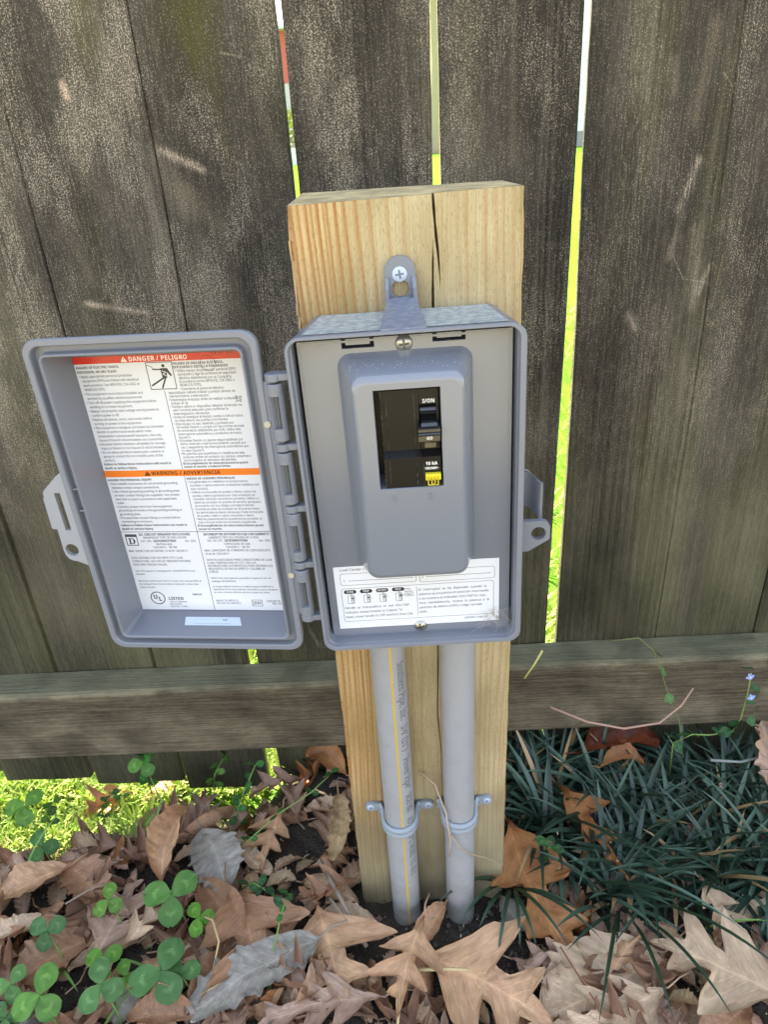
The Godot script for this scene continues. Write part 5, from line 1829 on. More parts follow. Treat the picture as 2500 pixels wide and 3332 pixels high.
func leaves() -> void:
	leaf_material()
	# shredded brown layer under the leaves that can be told apart
	var sh := leaf_mesh("broad", 900, 0.034, 1.0, 0.5, 0.1, "pale")
	var mm := MultiMesh.new()
	mm.transform_format = MultiMesh.TRANSFORM_3D
	mm.use_colors = true
	mm.mesh = sh
	mm.instance_count = 1000
	for i in 1000:
		var x := rng.randf_range(-0.62, 0.62)
		var z := rng.randf_range(-0.17, 0.34)
		while (z < 0.06 and x > -0.075 and x < 0.10) or (z < -0.10 and x < -0.19):
			x = rng.randf_range(-0.62, 0.62)
			z = rng.randf_range(-0.17, 0.34)
		var s := rng.randf_range(0.5, 1.3)
		mm.set_instance_transform(i, Transform3D(Basis.from_euler(Vector3(rng.randfn(0, 0.35), rng.randf() * TAU, rng.randfn(0, 0.35))).scaled(Vector3(s, s, s)), Vector3(x, gh(x, z) + rng.randf_range(0.001, 0.008), z)))
		var g := rng.randf_range(0.45, 1.0)
		mm.set_instance_color(i, Color(g, g * rng.randf_range(0.86, 1.0), g * rng.randf_range(0.78, 1.0)))
	var under := MultiMeshInstance3D.new()
	under.multimesh = mm
	under.material_override = M.leaf
	under.name = "leaf_crumbs"
	add_child(under)
	tag(under, "broken brown leaf crumbs beneath the dead leaves", "leaf litter", "", "stuff")
	# the leaves that fill the litter: a few meshes, many copies
	var kinds := ["oak", "pin", "star", "lance", "broad", "oak", "lance", "torn", "pin", "star", "oak", "lance"]
	var tones := ["tan", "brown", "pinkish", "pale", "grey", "dark", "brown", "pale", "pinkish", "tan", "orange", "brown"]
	var words := {"tan": "tan", "brown": "mid-brown", "pinkish": "pinkish brown", "pale": "pale buff", "grey": "grey", "dark": "dark brown", "orange": "orange-brown"}
	var shapes := {"oak": "deeply lobed", "pin": "many-lobed", "star": "star-lobed", "lance": "narrow unlobed", "broad": "broad saw-edged", "torn": "torn"}
	var first := {}
	for i in 268:
		var v := i % 12
		var x := rng.randf_range(-0.58, -0.085)
		var z := rng.randf_range(-0.165, 0.24)
		var where := "left of the post"
		if i > 165:
			x = rng.randf_range(-0.12, 0.50)
			z = rng.randf_range(0.05 if x > 0.14 else 0.095 if x > -0.07 and x < 0.08 else 0.068, 0.24)
			where = "in front of the conduits and the tufts"
		if i > 250:
			x = rng.randf_range(0.10, 0.5)
			z = rng.randf_range(-0.13, 0.06)
			where = "between the dark grass tufts"
		while i <= 165 and x < -0.19 and z < -0.105:
			x = rng.randf_range(-0.58, -0.085)
			z = rng.randf_range(-0.165, 0.24)
		var a := rng.randf() * TAU
		var o: Node3D
		var label := own("%s %s dead leaf %s" % [words[tones[v]], shapes[kinds[v]], beside(x, z)], a)
		if not first.has(v):
			var L: float = [0.062, 0.056, 0.058, 0.064, 0.060, 0.070, 0.052, 0.060, 0.066, 0.070, 0.058, 0.072][v]
			o = put("dead_leaf", leaf_mesh(kinds[v], 300 + v, L, [1.0, 0.9, 0.85, 1.0, 0.9, 0.9, 0.8, 0.9, 0.9, 0.8, 1.0, 0.9][v], [0.5, -0.4, 0.7, 0.6, -0.5, 0.8, 0.9, 0.3, 0.6, -0.6, 0.9, -0.7][v], [0.06, 0.12, -0.04, 0.1, 0.08, 0.15, -0.08, 0.05, 0.1, 0.14, -0.05, 0.2][v], tones[v]), M.leaf)
			tag(o, label, "dead leaf", "small dead leaves in the litter")
			first[v] = o
		else:
			o = dup(first[v], label, "small dead leaves in the litter")
		lay(o, x, z, x + cos(a), z + sin(a), gh(x, z) + rng.randf_range(0.003, 0.012), rng.randfn(0, 0.12), rng.randfn(0, 0.16))
	var low := [[-0.50, -0.115, 0.9, 0], [-0.455, -0.125, 3.6, 1], [-0.405, -0.118, 2.0, 5], [-0.36, -0.125, 5.2, 3], [-0.315, -0.115, 0.3, 7], [-0.285, -0.135, 2.6, 10], [-0.255, -0.122, 4.2, 6], [-0.225, -0.130, 1.2, 0], [-0.43, -0.10, 4.9, 10], [-0.34, -0.10, 1.7, 2], [-0.48, -0.095, 2.9, 8], [-0.452, -0.215, 0.4, 0], [-0.395, -0.225, 2.4, 5], [-0.325, -0.20, 4.0, 9]]
	for q in low:
		var o := dup(first[q[3]], own("%s %s dead leaf %s" % [words[tones[q[3]]], shapes[kinds[q[3]]], beside(q[0], q[1])], q[2]), "small dead leaves in the litter")
		lay(o, q[0], q[1], q[0] + cos(q[2]), q[1] + sin(q[2]), gh(q[0], q[1]) + 0.010, 0.12, 0.1)
	# the leaves one would pick out: stem x z, tip x z, kind, width, tone, lift, curl, arc, label
	var big := [
		[-0.113, 0.017, -0.080, 0.112, "star", 1.05, "tan", 0.020, 0.22, 0.05, "large smooth tan star-lobed leaf lying just left of the bare soil at the conduits"],
		[-0.204, -0.004, -0.158, 0.104, "star", 0.95, "brown", 0.019, 0.25, 0.06, "large brown broad-lobed leaf left of the tan star-lobed leaf by the conduits"],
		[-0.106, 0.056, -0.212, 0.116, "torn", 1.10, "grey", 0.030, 0.12, 0.04, "long silvery grey torn leaf lying across two brown leaves in front"],
		[-0.322, 0.072, -0.309, -0.034, "oak", 1.00, "pinkish", 0.020, 0.15, 0.02, "pinkish lobed leaf with two sharp points between the clovers"],
		[-0.376, -0.034, -0.446, 0.010, "lance", 1.50, "tan", 0.022, 0.40, 0.10, "long plain tan leaf at the left below the weeds by the fence"],
		[-0.270, -0.002, -0.266, -0.090, "lance", 1.20, "tan", 0.028, 0.90, 0.16, "folded tan leaf standing up behind the big three-leaf clover"],
		[-0.250, -0.078, -0.208, -0.002, "broad", 1.15, "grey", 0.014, 0.25, 0.05, "pinkish grey saw-edged leaf right of the folded tan leaf"],
		[-0.164, -0.108, -0.178, -0.028, "oak", 1.00, "tan", 0.016, 0.35, 0.10, "warm tan lobed leaf under the thin weed stem near the post"],
		[-0.076, -0.010, -0.136, 0.010, "oak", 1.00, "brown", 0.016, 0.80, 0.10, "curled brown lobed leaf touching the foot of the post"],
		[-0.388, -0.040, -0.330, 0.010, "broad", 1.05, "brown", 0.016, 0.40, 0.06, "dull brown saw-edged leaf above the small pale clover"],
		[-0.197, 0.060, -0.216, 0.116, "lance", 1.10, "brown", 0.020, 1.10, 0.05, "narrow reddish brown folded leaf right of the front clover"],
		[-0.205, 0.116, -0.268, 0.116, "lance", 1.40, "brown", 0.024, 0.90, 0.10, "brown rolled leaf at the lower edge left of the grey torn leaf"],
		[-0.046, 0.104, -0.158, 0.124, "pin", 0.95, "pinkish", 0.022, 0.20, 0.03, "pinkish many-lobed leaf in front of the grey torn leaf"],
		[-0.380, 0.020, -0.428, 0.038, "torn", 1.20, "pale", 0.016, 0.50, 0.08, "pale frayed leaf scrap at the left beside the blue-green clover"],
		[-0.322, 0.036, -0.386, 0.080, "broad", 1.20, "brown", 0.013, 0.30, 0.08, "broad mid-brown leaf beneath the clover group at the left"],
		[-0.292, 0.060, -0.253, 0.012, "oak", 0.85, "pale", 0.024, 0.40, 0.10, "pale buff lobed leaf arching between the two large clovers"],
		[-0.099, -0.108, -0.100, -0.026, "torn", 0.75, "straw", 0.026, 0.30, 0.06, "pale straw-coloured bark-like strip leaning by the left side of the post"],
		[-0.090, -0.130, -0.140, -0.160, "lance", 1.80, "orange", 0.030, 0.90, 0.20, "orange-brown curled leaf under the rail beside the post"],
		[-0.236, -0.016, -0.184, 0.070, "lance", 1.30, "brown", 0.012, 0.60, 0.05, "dark tan leaf under the right side of the big clover"],
		[0.086, -0.070, 0.134, 0.090, "star", 0.62, "orange", 0.018, 0.35, 0.05, "long orange-brown leaf running from the right side of the post to the front"],
		[-0.014, 0.070, 0.092, 0.130, "star", 1.00, "tan", 0.024, 0.15, 0.05, "large tan star-lobed leaf in front of the plain conduit"],
		[-0.009, 0.040, -0.036, 0.128, "oak", 1.05, "tan", 0.028, 0.30, 0.06, "upright tan lobed leaf in front of the striped conduit"],
		[0.296, 0.122, 0.192, 0.066, "star", 0.95, "pale", 0.026, 0.20, 0.04, "large pale star-lobed leaf at the front right below the tufts"],
		[0.206, 0.070, 0.086, 0.118, "broad", 1.25, "pale", 0.014, 0.15, 0.05, "big flat pinkish buff leaf at the front below the orange-brown leaf"],
		[0.196, 0.104, 0.098, 0.136, "pin", 1.00, "pale", 0.024, 0.22, 0.05, "greyish buff many-lobed leaf on top of the big flat buff leaf"],
		[0.402, -0.160, 0.352, -0.055, "broad", 0.95, "pinkish", 0.050, 0.60, 0.12, "greyish curled leaf leaning at the right end of the tufts"],
		[0.180, -0.140, 0.268, -0.142, "lance", 1.90, "rust", 0.040, 1.20, 0.24, "rust-brown rolled leaf against the foot of the right rail"],
		[0.196, -0.118, 0.246, -0.122, "lance", 1.50, "orange", 0.042, 1.00, 0.20, "lighter orange rolled leaf in front of the rust-brown one at the rail"],
		[0.148, -0.112, 0.192, 0.006, "oak", 0.60, "orange", 0.022, 0.50, 0.08, "orange-brown strip of leaf showing between the tufts right of the post"],
		[0.262, 0.000, 0.282, 0.072, "oak", 1.00, "pale", 0.016, 0.30, 0.06, "buff lobed leaf behind the blades at the right front of the tufts"],
		[0.068, 0.070, 0.114, 0.092, "oak", 1.10, "pinkish", 0.012, 0.40, 0.05, "small pinkish lobed leaf beneath the tip of the orange-brown leaf"],
		[0.262, 0.112, 0.206, 0.140, "lance", 1.50, "brown", 0.014, 0.40, 0.05, "reddish brown leaf under the front of the pale star-lobed leaf"],
		[0.012, 0.020, -0.020, 0.068, "lance", 1.20, "tan", 0.012, 0.60, 0.08, "small upright tan leaf tip between the two conduits"],
		[0.068, 0.006, 0.088, 0.044, "broad", 1.10, "grey", 0.004, 0.30, 0.05, "small grey leaf on the soil right of the plain conduit"],
		[-0.446, 0.010, -0.400, 0.074, "pin", 1.00, "brown", 0.012, 0.50, 0.06, "brown curled leaf at the far left below the long plain tan leaf"],
	]
	for i in big.size():
		var b: Array = big[i]
		var L := Vector2(b[0], b[1]).distance_to(Vector2(b[2], b[3]))
		var o := put("dead_leaf", leaf_mesh(b[4], 500 + i * 3, L, b[5], b[8] * 0.75, b[9] * 0.8, b[6]), M.leaf)
		tag(o, b[10], "dead leaf", "dead leaves on the ground")
		lay(o, b[0], b[1], b[2], b[3], gh(b[0], b[1]) + b[7] * 0.9 + 0.008, [-0.02, 0.03, 0.0, -0.05][i % 4], [0.05, -0.08, 0.1, -0.03][i % 4])

# ------------------------------------------------------------ living plants
func clover_material() -> void:
	var w := 128
	var n := noise(w, w, w, w, 111, 0.2, 3)
	var d := PackedByteArray()
	d.resize(w * w * 3)
	for i in w * w:
		var u := float(i % w) / w * 2 - 1         # across
		var v := float(i / w) / w                 # stem to tip
		var m := ss(0.10, 0.03, absf(v - 0.52 - 0.22 * (0.4 - absf(u)) + 0.05 * (n[i] / 255.0 - 0.5))) * ss(0.6, 0.2, absf(u)) * ss(0.35, 0.6, n[i] / 255.0)
		var rib := ss(0.05, 0.0, absf(u)) * 0.25
		var side := ss(0.15, 0.0, absf(fmod((v - absf(u) * 0.45) * 9.0 + 9.0, 1.0) - 0.5)) * 0.10
		var t := clampf(m * 0.85 + rib + side + 0.25 * (n[i] / 255.0 - 0.4), 0, 1)
		d[i * 3] = int(lerpf(150, 255, t))
		d[i * 3 + 1] = int(lerpf(176, 255, t))
		d[i * 3 + 2] = int(lerpf(150, 255, t))
	M.clover = mat(Color.WHITE, 0.68)
	M.clover.albedo_texture = tex(d, w, w)
	M.clover.vertex_color_use_as_albedo = true
	M.clover.backlight_enabled = true
	M.clover.backlight = Color(0.4, 0.45, 0.25)
	M.stem = mat(c8(120, 150, 74), 0.5)

func round_leaf(l: float, wd: float, col: Color, fold: float, notch := 0.06) -> ArrayMesh:
	var st := S()
	var n := 12
	var W := 3
	for i in n:
		for j in range(-W, W):
			for q in [[0, 0], [1, 0], [1, 1], [0, 0], [1, 1], [0, 1]]:
				var t := float(i + q[0]) / n
				var f := float(j + q[1]) / W
				var w := wd * 0.5 * pow(sin(PI * pow(t, 1.25) * 0.985 + 0.01), 0.62)
				var x := t * l - notch * l * (1.0 - absf(f)) * ss(0.7, 1.0, t)
				st.set_uv(Vector2(f * 0.5 * (w / (wd * 0.5)) + 0.5, t))
				st.set_color(lin(col) * (1.0 + 0.10 * sin(t * 9 + f * 4)))
				st.add_vertex(Vector3(x, fold * absf(f) * w * (1.0 + 0.6 * sin(t * 7.0)) - 0.12 * l * t * t + 0.03 * l * sin(t * 9 + f * 4 + l * 900.0), f * w))
	st.generate_normals()
	return st.commit()

func clover(at: Vector3, r: float, turn: float, tilt: float, col: Color, label: String) -> void:
	var g := Vector3(at.x + 0.012, gh(at.x, at.z), at.z + 0.012)
	col = Color(col.r * 1.28, col.g * 1.14, col.b * 1.02)
	var o := thing("clover", label, "clover", g, "clovers in the leaf litter")
	var head := at - g
	var st := S()
	tube(st, [Vector3(0, -0.005, 0), head * 0.5 + Vector3(0.006, 0.004, 0.004), head - Vector3(0, 0.0005, 0)], 0.0009, 0.0007, 6)
	obj("stem", st, M.stem, o)
	for k in 3:
		var c: Color = col * [1.0, 1.06, 0.94][k]
		var l := put("leaflet", round_leaf(r * 1.22 * [1.0, 1.06, 0.95][k], r * 1.05, c, 0.10), M.clover, o)
		l.transform = Transform3D(Basis.from_euler(Vector3(tilt, 0, 0.0)) * Basis(Vector3.UP, turn + k * TAU / 3 + [0.0, 0.15, -0.12][k]) * Basis.from_euler(Vector3(0, 0, 0.10 - 0.1 * k)), head)

func blade(st: SurfaceTool, o: Vector3, az: float, l: float, w: float, lift: float, droop: float, col: Color, n := 7) -> void:
	var d := Vector3(cos(az), 0, sin(az))
	var side := Vector3(-sin(az), 0, cos(az))
	var p := o
	var a := lift
	var pr := []
	for i in n + 1:
		var t := float(i) / n
		var w2 := w * 0.5 * (1.0 - pow(t, 5.0)) * (0.75 + 0.25 * sin(PI * t))
		pr.append([p - side * w2, p + Vector3(0, -w * 0.12, 0), p + side * w2, t])
		a = lift - droop * t
		p += (d * cos(a) + Vector3.UP * sin(a)) * l / n
	for i in n:
		for s in 2:
			var q := [pr[i][s], pr[i + 1][s], pr[i + 1][s + 1], pr[i][s + 1]]
			for k in [0, 1, 2, 0, 2, 3]:
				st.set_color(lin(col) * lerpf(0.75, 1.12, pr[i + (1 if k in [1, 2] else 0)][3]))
				st.add_vertex(q[k])

func tuft_mesh(sd: int, count: int, l0: float, l1: float) -> ArrayMesh:
	var r := RandomNumberGenerator.new()
	r.seed = sd
	var st := S()
	for i in count:
		var az := r.randf() * TAU
		var c: Color = c8(38, 58, 45).lerp(c8(92, 118, 98), pow(r.randf(), 2.0))
		if r.randf() < 0.06: c = c8(170, 140, 100)
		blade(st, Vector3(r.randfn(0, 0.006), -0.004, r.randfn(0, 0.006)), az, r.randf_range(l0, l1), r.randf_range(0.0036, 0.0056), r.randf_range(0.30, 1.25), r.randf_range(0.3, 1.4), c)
	st.generate_normals()
	return st.commit()

func plants() -> void:
	clover_material()
	clover(Vector3(-0.250, 0.034, 0.021), 0.023, 0.75, 0.28, c8(104, 150, 88), "largest clover, three wide leaflets beside the folded tan leaf")
	clover(Vector3(-0.222, 0.022, 0.036), 0.013, 2.3, 0.3, c8(112, 164, 60), "small yellowish clover tucked behind the right of the largest clover")
	clover(Vector3(-0.314, 0.026, 0.018), 0.0135, 1.7, 0.35, c8(118, 160, 78), "little light green clover on the pinkish lobed leaf")
	clover(Vector3(-0.360, 0.030, 0.049), 0.0150, 0.5, 0.5, c8(86, 128, 88), "blue-green clover with narrow tilted leaflets at the left")
	clover(Vector3(-0.239, 0.036, 0.092), 0.023, 1.25, 0.25, c8(92, 136, 90), "big dusty green clover at the front with pale chevrons")
	clover(Vector3(-0.226, 0.026, 0.088), 0.015, 0.2, 0.3, c8(96, 140, 92), "darker clover half hidden behind the big dusty one at the front")
	clover(Vector3(-0.290, 0.034, 0.100), 0.018, 1.9, 0.3, c8(102, 146, 100), "speckled clover left of the big dusty clover at the front")
	clover(Vector3(-0.339, 0.036, 0.108), 0.020, 1.45, 0.35, c8(112, 160, 84), "bright clover with one tall leaflet near the lower left")
	clover(Vector3(-0.372, 0.030, 0.095), 0.0135, 1.1, 0.4, c8(108, 152, 96), "pale speckled clover left of the bright clover")
	clover(Vector3(-0.368, 0.022, 0.118), 0.014, 2.6, 0.3, c8(92, 134, 90), "low dark clover at the far lower left")
	clover(Vector3(-0.298, 0.027, 0.076), 0.0145, 0.6, 0.3, c8(108, 158, 66), "yellow-green clover behind the speckled clover")
	clover(Vector3(-0.276, 0.020, 0.086), 0.012, 2.0, 0.4, c8(112, 160, 76), "lowest light green clover between the speckled and the dusty one")
	clover(Vector3(-0.452, 0.022, -0.100), 0.019, 0.9, 0.3, c8(112, 160, 70), "sunlit clover under the fence boards at the far left")
	clover(Vector3(-0.420, 0.006, -0.060), 0.016, 2.2, 0.4, c8(92, 140, 84), "clover among the weeds below the far left board")
	clover(Vector3(-0.330, 0.030, -0.150), 0.016, 1.2, 0.6, c8(98, 150, 70), "clover leaning on the lower end of a left board")
	# trailing weeds with small opposite leaves
	weed([Vector3(-0.222, -0.01, -0.046), Vector3(-0.19, 0.012, -0.055), Vector3(-0.161, 0.028, -0.071), Vector3(-0.125, 0.040, -0.088), Vector3(-0.102, 0.055, -0.100)], 0.0075, c8(84, 132, 62), "thin trailing weed reaching from the folded leaf to the post", 4)
	weed([Vector3(-0.198, -0.01, -0.012), Vector3(-0.176, 0.018, 0.000), Vector3(-0.152, 0.030, 0.022)], 0.0105, c8(84, 128, 84), "weed with a pair of soft green leaves left of the stick", 3)
	weed([Vector3(-0.150, -0.01, 0.090), Vector3(-0.150, 0.012, 0.074), Vector3(-0.142, 0.030, 0.040), Vector3(-0.138, 0.034, 0.024)], 0.0085, c8(88, 136, 70), "weed rising between the two large leaves", 3)
	weed([Vector3(-0.222, -0.03, -0.10), Vector3(-0.215, 0.0, -0.094), Vector3(-0.205, 0.025, -0.10), Vector3(-0.19, 0.05, -0.12)], 0.010, c8(84, 132, 66), "bushy weed below the fence gap left of the post", 6)
	weed([Vector3(-0.34, -0.04, -0.165), Vector3(-0.335, 0.0, -0.155), Vector3(-0.330, 0.035, -0.152)], 0.012, c8(92, 150, 62), "broad-leaved weed standing against a left board", 3)
	weed([Vector3(-0.26, -0.03, -0.16), Vector3(-0.25, 0.005, -0.15), Vector3(-0.235, 0.03, -0.155)], 0.009, c8(120, 150, 60), "pale weed in the light under the left boards", 5)
	weed([Vector3(-0.46, -0.06, -0.135), Vector3(-0.455, -0.03, -0.13), Vector3(-0.44, -0.005, -0.128)], 0.010, c8(124, 160, 66), "yellow-green weed in the lit gap below the far left board", 4)
	weed([Vector3(-0.395, -0.06, -0.14), Vector3(-0.39, -0.03, -0.135), Vector3(-0.37, 0.0, -0.13), Vector3(-0.35, 0.01, -0.12)], 0.008, c8(104, 146, 66), "sprawling weed in the lit gap right of the far left board", 6)
	weed([Vector3(-0.30, -0.06, -0.13), Vector3(-0.295, -0.03, -0.12), Vector3(-0.285, -0.01, -0.11)], 0.008, c8(116, 150, 70), "short weed before the lit gap behind the folded tan leaf", 4)
	weed([Vector3(0.114, -0.02, -0.028), Vector3(0.117, 0.014, -0.026), Vector3(0.12, 0.028, -0.02)], 0.0125, c8(84, 126, 72), "soft green weed beside the orange-brown leaf near the post", 3)
	weed([Vector3(-0.004, -0.02, 0.034), Vector3(-0.002, -0.008, 0.036)], 0.007, c8(96, 140, 76), "tiny seedling on the soil between the conduits", 2)
	weed([Vector3(-0.018, -0.02, 0.044), Vector3(-0.018, -0.008, 0.047)], 0.010, c8(76, 116, 76), "round-leaved seedling in front of the striped conduit", 2)
	# scruffy grass in the light at the left
	var st := S()
	var r := RandomNumberGenerator.new()
	r.seed = 8
	for i in 420:
		var x := r.randf_range(-0.54, -0.20)
		var z := r.randf_range(-0.175, -0.07)
		if i > 150:      # in bunches
			x = -0.50 + 0.047 * (i % 7) + r.randfn(0, 0.010)
			z = -0.125 + 0.018 * sin(i % 7 * 2.3) + r.randfn(0, 0.008)
		blade(st, Vector3(x, gh(x, z), z), r.randf() * TAU, r.randf_range(0.02, 0.06), r.randf_range(0.0008, 0.0016), r.randf_range(0.5, 1.4), r.randf_range(0.2, 1.6), c8(126, 150, 72).lerp(c8(164, 160, 104), r.randf()), 5)
	var gm := mat(Color.WHITE, 0.6)
	gm.vertex_color_use_as_albedo = true
	gm.backlight_enabled = true
	gm.backlight = Color(0.4, 0.4, 0.2)
	tag(obj("fence_foot_grass", st, gm), "thin pale grass and moss under the left boards", "grass", "", "stuff")
	# a few longer blades crossing the clovers
	var longs := [[-0.352, 0.062, 0.75, 0.055, "grass blade slanting from the blue-green clover to the speckled one"], [-0.262, 0.068, 3.3, 0.038, "short bright blade beside the yellow-green clover"], [-0.296, 0.128, -0.9, 0.055, "curved blade at the front between the two lower clovers"], [-0.330, 0.130, 0.2, 0.05, "blade lying at the lower left edge below the clovers"], [-0.31, 0.125, 1.9, 0.04, "short blade at the front under the speckled clover"], [-0.43, -0.02, -1.2, 0.09, "tall thin blade at the left in front of the lit gap"], [-0.30, -0.05, -1.5, 0.08, "upright pale stalk behind the folded tan leaf"], [0.262, 0.108, 0.4, 0.05, "light green blade under the pale star-lobed leaf"], [0.24, 0.05, 0.1, 0.07, "curved yellow-green blade at the edge of the tufts"]]
	for q in longs:
		st = S()
		blade(st, Vector3.ZERO, q[2], q[3], 0.0026, 0.9, 1.1, c8(120, 160, 78), 8)
		var o := obj("wild_grass", st, gm)
		o.position = Vector3(q[0], gh(q[0], q[1]) + 0.012, q[1])
		tag(o, q[4], "grass blade", "single grass blades")
	# dark tufts to the right of the post
	var tm := mat(Color.WHITE, 0.34)
	tm.vertex_color_use_as_albedo = true
	tm.backlight_enabled = true
	tm.backlight = Color(0.2, 0.24, 0.18)
	var meshes := []
	for k in 5: meshes.append(tuft_mesh(700 + k, 46, 0.055, 0.125))
	var spots := [[0.105, -0.135], [0.145, -0.120], [0.190, -0.105], [0.240, -0.112], [0.290, -0.118], [0.340, -0.110], [0.385, -0.100], [0.435, -0.105], [0.130, -0.075], [0.180, -0.060], [0.225, -0.066], [0.270, -0.070], [0.315, -0.060], [0.360, -0.058], [0.410, -0.050], [0.205, -0.020], [0.250, -0.022], [0.295, -0.015], [0.340, -0.010], [0.385, -0.004], [0.176, 0.008], [0.47, -0.06], [0.50, -0.11], [0.150, -0.150], [0.120, -0.152]]
	for i in spots.size():
		var q: Array = spots[i]
		var row := 0 if q[1] < -0.09 else 1 if q[1] < -0.03 else 2 if q[1] < 0.015 else 3
		var nth := 0
		for p in spots:
			if (0 if p[1] < -0.09 else 1 if p[1] < -0.03 else 2 if p[1] < 0.015 else 3) == row and p[0] < q[0]: nth += 1
		var label := "dark green strap-leaved tuft, %s from the post in the %s" % [["first", "second", "third", "fourth", "fifth", "sixth", "seventh", "eighth", "ninth", "tenth", "eleventh", "twelfth"][nth], ["rear row along the rail", "second row from the rail", "third row from the rail", "front row by the leaves"][row]]
		var o := put("grass_tuft", meshes[i % 5], tm)
		tag(o, label, "grass tuft", "dark grass tufts right of the post")
		o.transform = Transform3D(Basis(Vector3.UP, i * 2.4).scaled(Vector3.ONE * (0.85 + 0.3 * fmod(i * 0.37, 1.0))), Vector3(q[0], gh(q[0], q[1]) + 0.004, q[1]))
	# the small arching tuft at the corner of the post, blade by blade
	var t := thing("arching_tuft", "small tuft of arching dark blades beside the foot of the plain conduit", "grass tuft", Vector3(0.074, gh(0.07, 0.01) + 0.012, 0.004))
	for q in [[2.75, 0.085, 1.25, 2.2], [2.45, 0.075, 1.2, 2.3], [2.2, 0.060, 1.2, 2.0], [1.9, 0.085, 1.15, 2.3], [1.65, 0.075, 1.2, 2.1], [1.35, 0.070, 1.2, 2.0], [1.0, 0.085, 1.0, 1.7], [0.75, 0.095, 0.9, 1.5], [0.45, 0.075, 1.05, 1.9], [3.0, 0.05, 1.3, 1.8]]:
		st = S()
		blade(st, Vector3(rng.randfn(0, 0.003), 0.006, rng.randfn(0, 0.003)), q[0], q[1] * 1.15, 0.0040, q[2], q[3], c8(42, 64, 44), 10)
		obj("blade", st, tm, t)
	# long blades in front of the tufts
	var strays := [[0.175, 0.030, 2.0, 0.13], [0.185, 0.036, 1.55, 0.11], [0.195, 0.034, 1.2, 0.12], [0.205, 0.020, 0.8, 0.14], [0.160, -0.020, 0.7, 0.16], [0.120, -0.080, 0.75, 0.17], [0.150, 0.000, 0.5, 0.15], [0.290, 0.100, 0.55, 0.06], [0.30, 0.118, -0.1, 0.06]]
	var where := ["pointing to the front, leftmost of the stray blades", "pointing straight to the front over the buff leaf", "slanting right over the buff leaf", "lying long over the leaves at the front of the tufts", "whitish-streaked across the tufts", "arching from the rear corner of the post", "lying low across the middle of the tufts", "curving on the pale star-lobed leaf", "lying flat below the pale star-lobed leaf"]
	for i in strays.size():
		var q: Array = strays[i]
		st = S()
		blade(st, Vector3.ZERO, q[2], q[3], 0.0036, 0.75, 1.15, c8(44, 66, 46) if i != 4 else c8(92, 116, 100), 10)
		var o := obj("strap_grass", st, tm)
		o.position = Vector3(q[0], gh(q[0], q[1]) + 0.016, q[1])
		tag(o, "dark strap blade " + where[i], "grass blade", "stray dark blades")
	# speedwell with blue flowers at the right end of the rail
	var v := thing("speedwell", "trailing speedwell with scalloped leaves and two pale blue flowers by the right rail", "flowering weed", Vector3(0.30, gh(0.3, -0.12), -0.125))
	var path := [Vector3(-0.030, 0.085, 0.012), Vector3(-0.010, 0.094, 0.010), Vector3(0.010, 0.090, 0.008), Vector3(0.035, 0.092, 0.006), Vector3(0.042, 0.108, 0.004), Vector3(0.044, 0.140, 0.002), Vector3(0.044, 0.168, 0.000)]
	st = S()
	tube(st, [Vector3(-0.02, -0.01, 0.0)] + path, 0.0009, 0.0007, 6)
	obj("stem", st, M.stem, v)
	for i in 13:
		var p: Vector3 = path[mini(i / 2, 6)] + Vector3(rng.randf_range(-0.008, 0.008), rng.randf_range(-0.006, 0.006), rng.randf_range(-0.002, 0.006))
		var l := put("small_leaf", round_leaf(rng.randf_range(0.010, 0.015), rng.randf_range(0.009, 0.013), c8(108, 150, 92).lerp(c8(72, 116, 72), rng.randf()), 0.15, 0.0), M.clover, v)
		l.transform = Transform3D(Basis.from_euler(Vector3(rng.randf_range(0.3, 1.0), rng.randf() * TAU, rng.randf_range(-0.3, 0.3))), p)
	for q in [Vector3(0.036, 0.174, 0.012), Vector3(0.041, 0.148, 0.014)]:
		st = S()
		for k in 4:
			var a: float = k * PI / 2 + 0.4
			var d := Vector3(cos(a), sin(a), 0)
			var e := Vector3(-sin(a), cos(a), 0)
			quad(st, q, q + d * 0.0025 + e * 0.0022 + Vector3(0, 0, 0.001), q + d * 0.0048, q + d * 0.0025 - e * 0.0022 + Vector3(0, 0, 0.001))
		var fl := obj("flower", st, mat(c8(150, 168, 235), 0.6), v)
		st = S()
		var ring := PackedVector3Array()
		for i in 10: ring.append(q + Vector3(cos(i * TAU / 10) * 0.0011, sin(i * TAU / 10) * 0.0011, 0.0012))
		cap(st, ring)
		obj("flower_eye", st, mat(c8(236, 236, 240), 0.6), fl)
	# a dry vine hanging over the rail and tiny green buds
	st = S()
	tube(st, [Vector3(0.196, 0.196, -0.128), Vector3(0.222, 0.200, -0.126), Vector3(0.240, 0.182, -0.126), Vector3(0.252, 0.150, -0.128), Vector3(0.266, 0.112, -0.128), Vector3(0.276, 0.090, -0.122), Vector3(0.285, 0.04, -0.115)], 0.0007, 0.0006, 6)
	var vine := thing("dry_vine", "thin greenish vine drooping over the right rail into the tufts", "vine", Vector3.ZERO)
	obj("stem", st, mat(c8(112, 116, 66), 0.7), vine)
	for q in [[0.250, 0.152, 1.2], [0.256, 0.118, 0.4], [0.248, 0.176, 2.2]]:
		var l := put("small_leaf", round_leaf(0.013, 0.011, c8(132, 158, 98), 0.15, 0.0), M.clover, vine)
		l.transform = Transform3D(Basis.from_euler(Vector3(0.9, q[2], 0.2)), Vector3(q[0], q[1], -0.122))

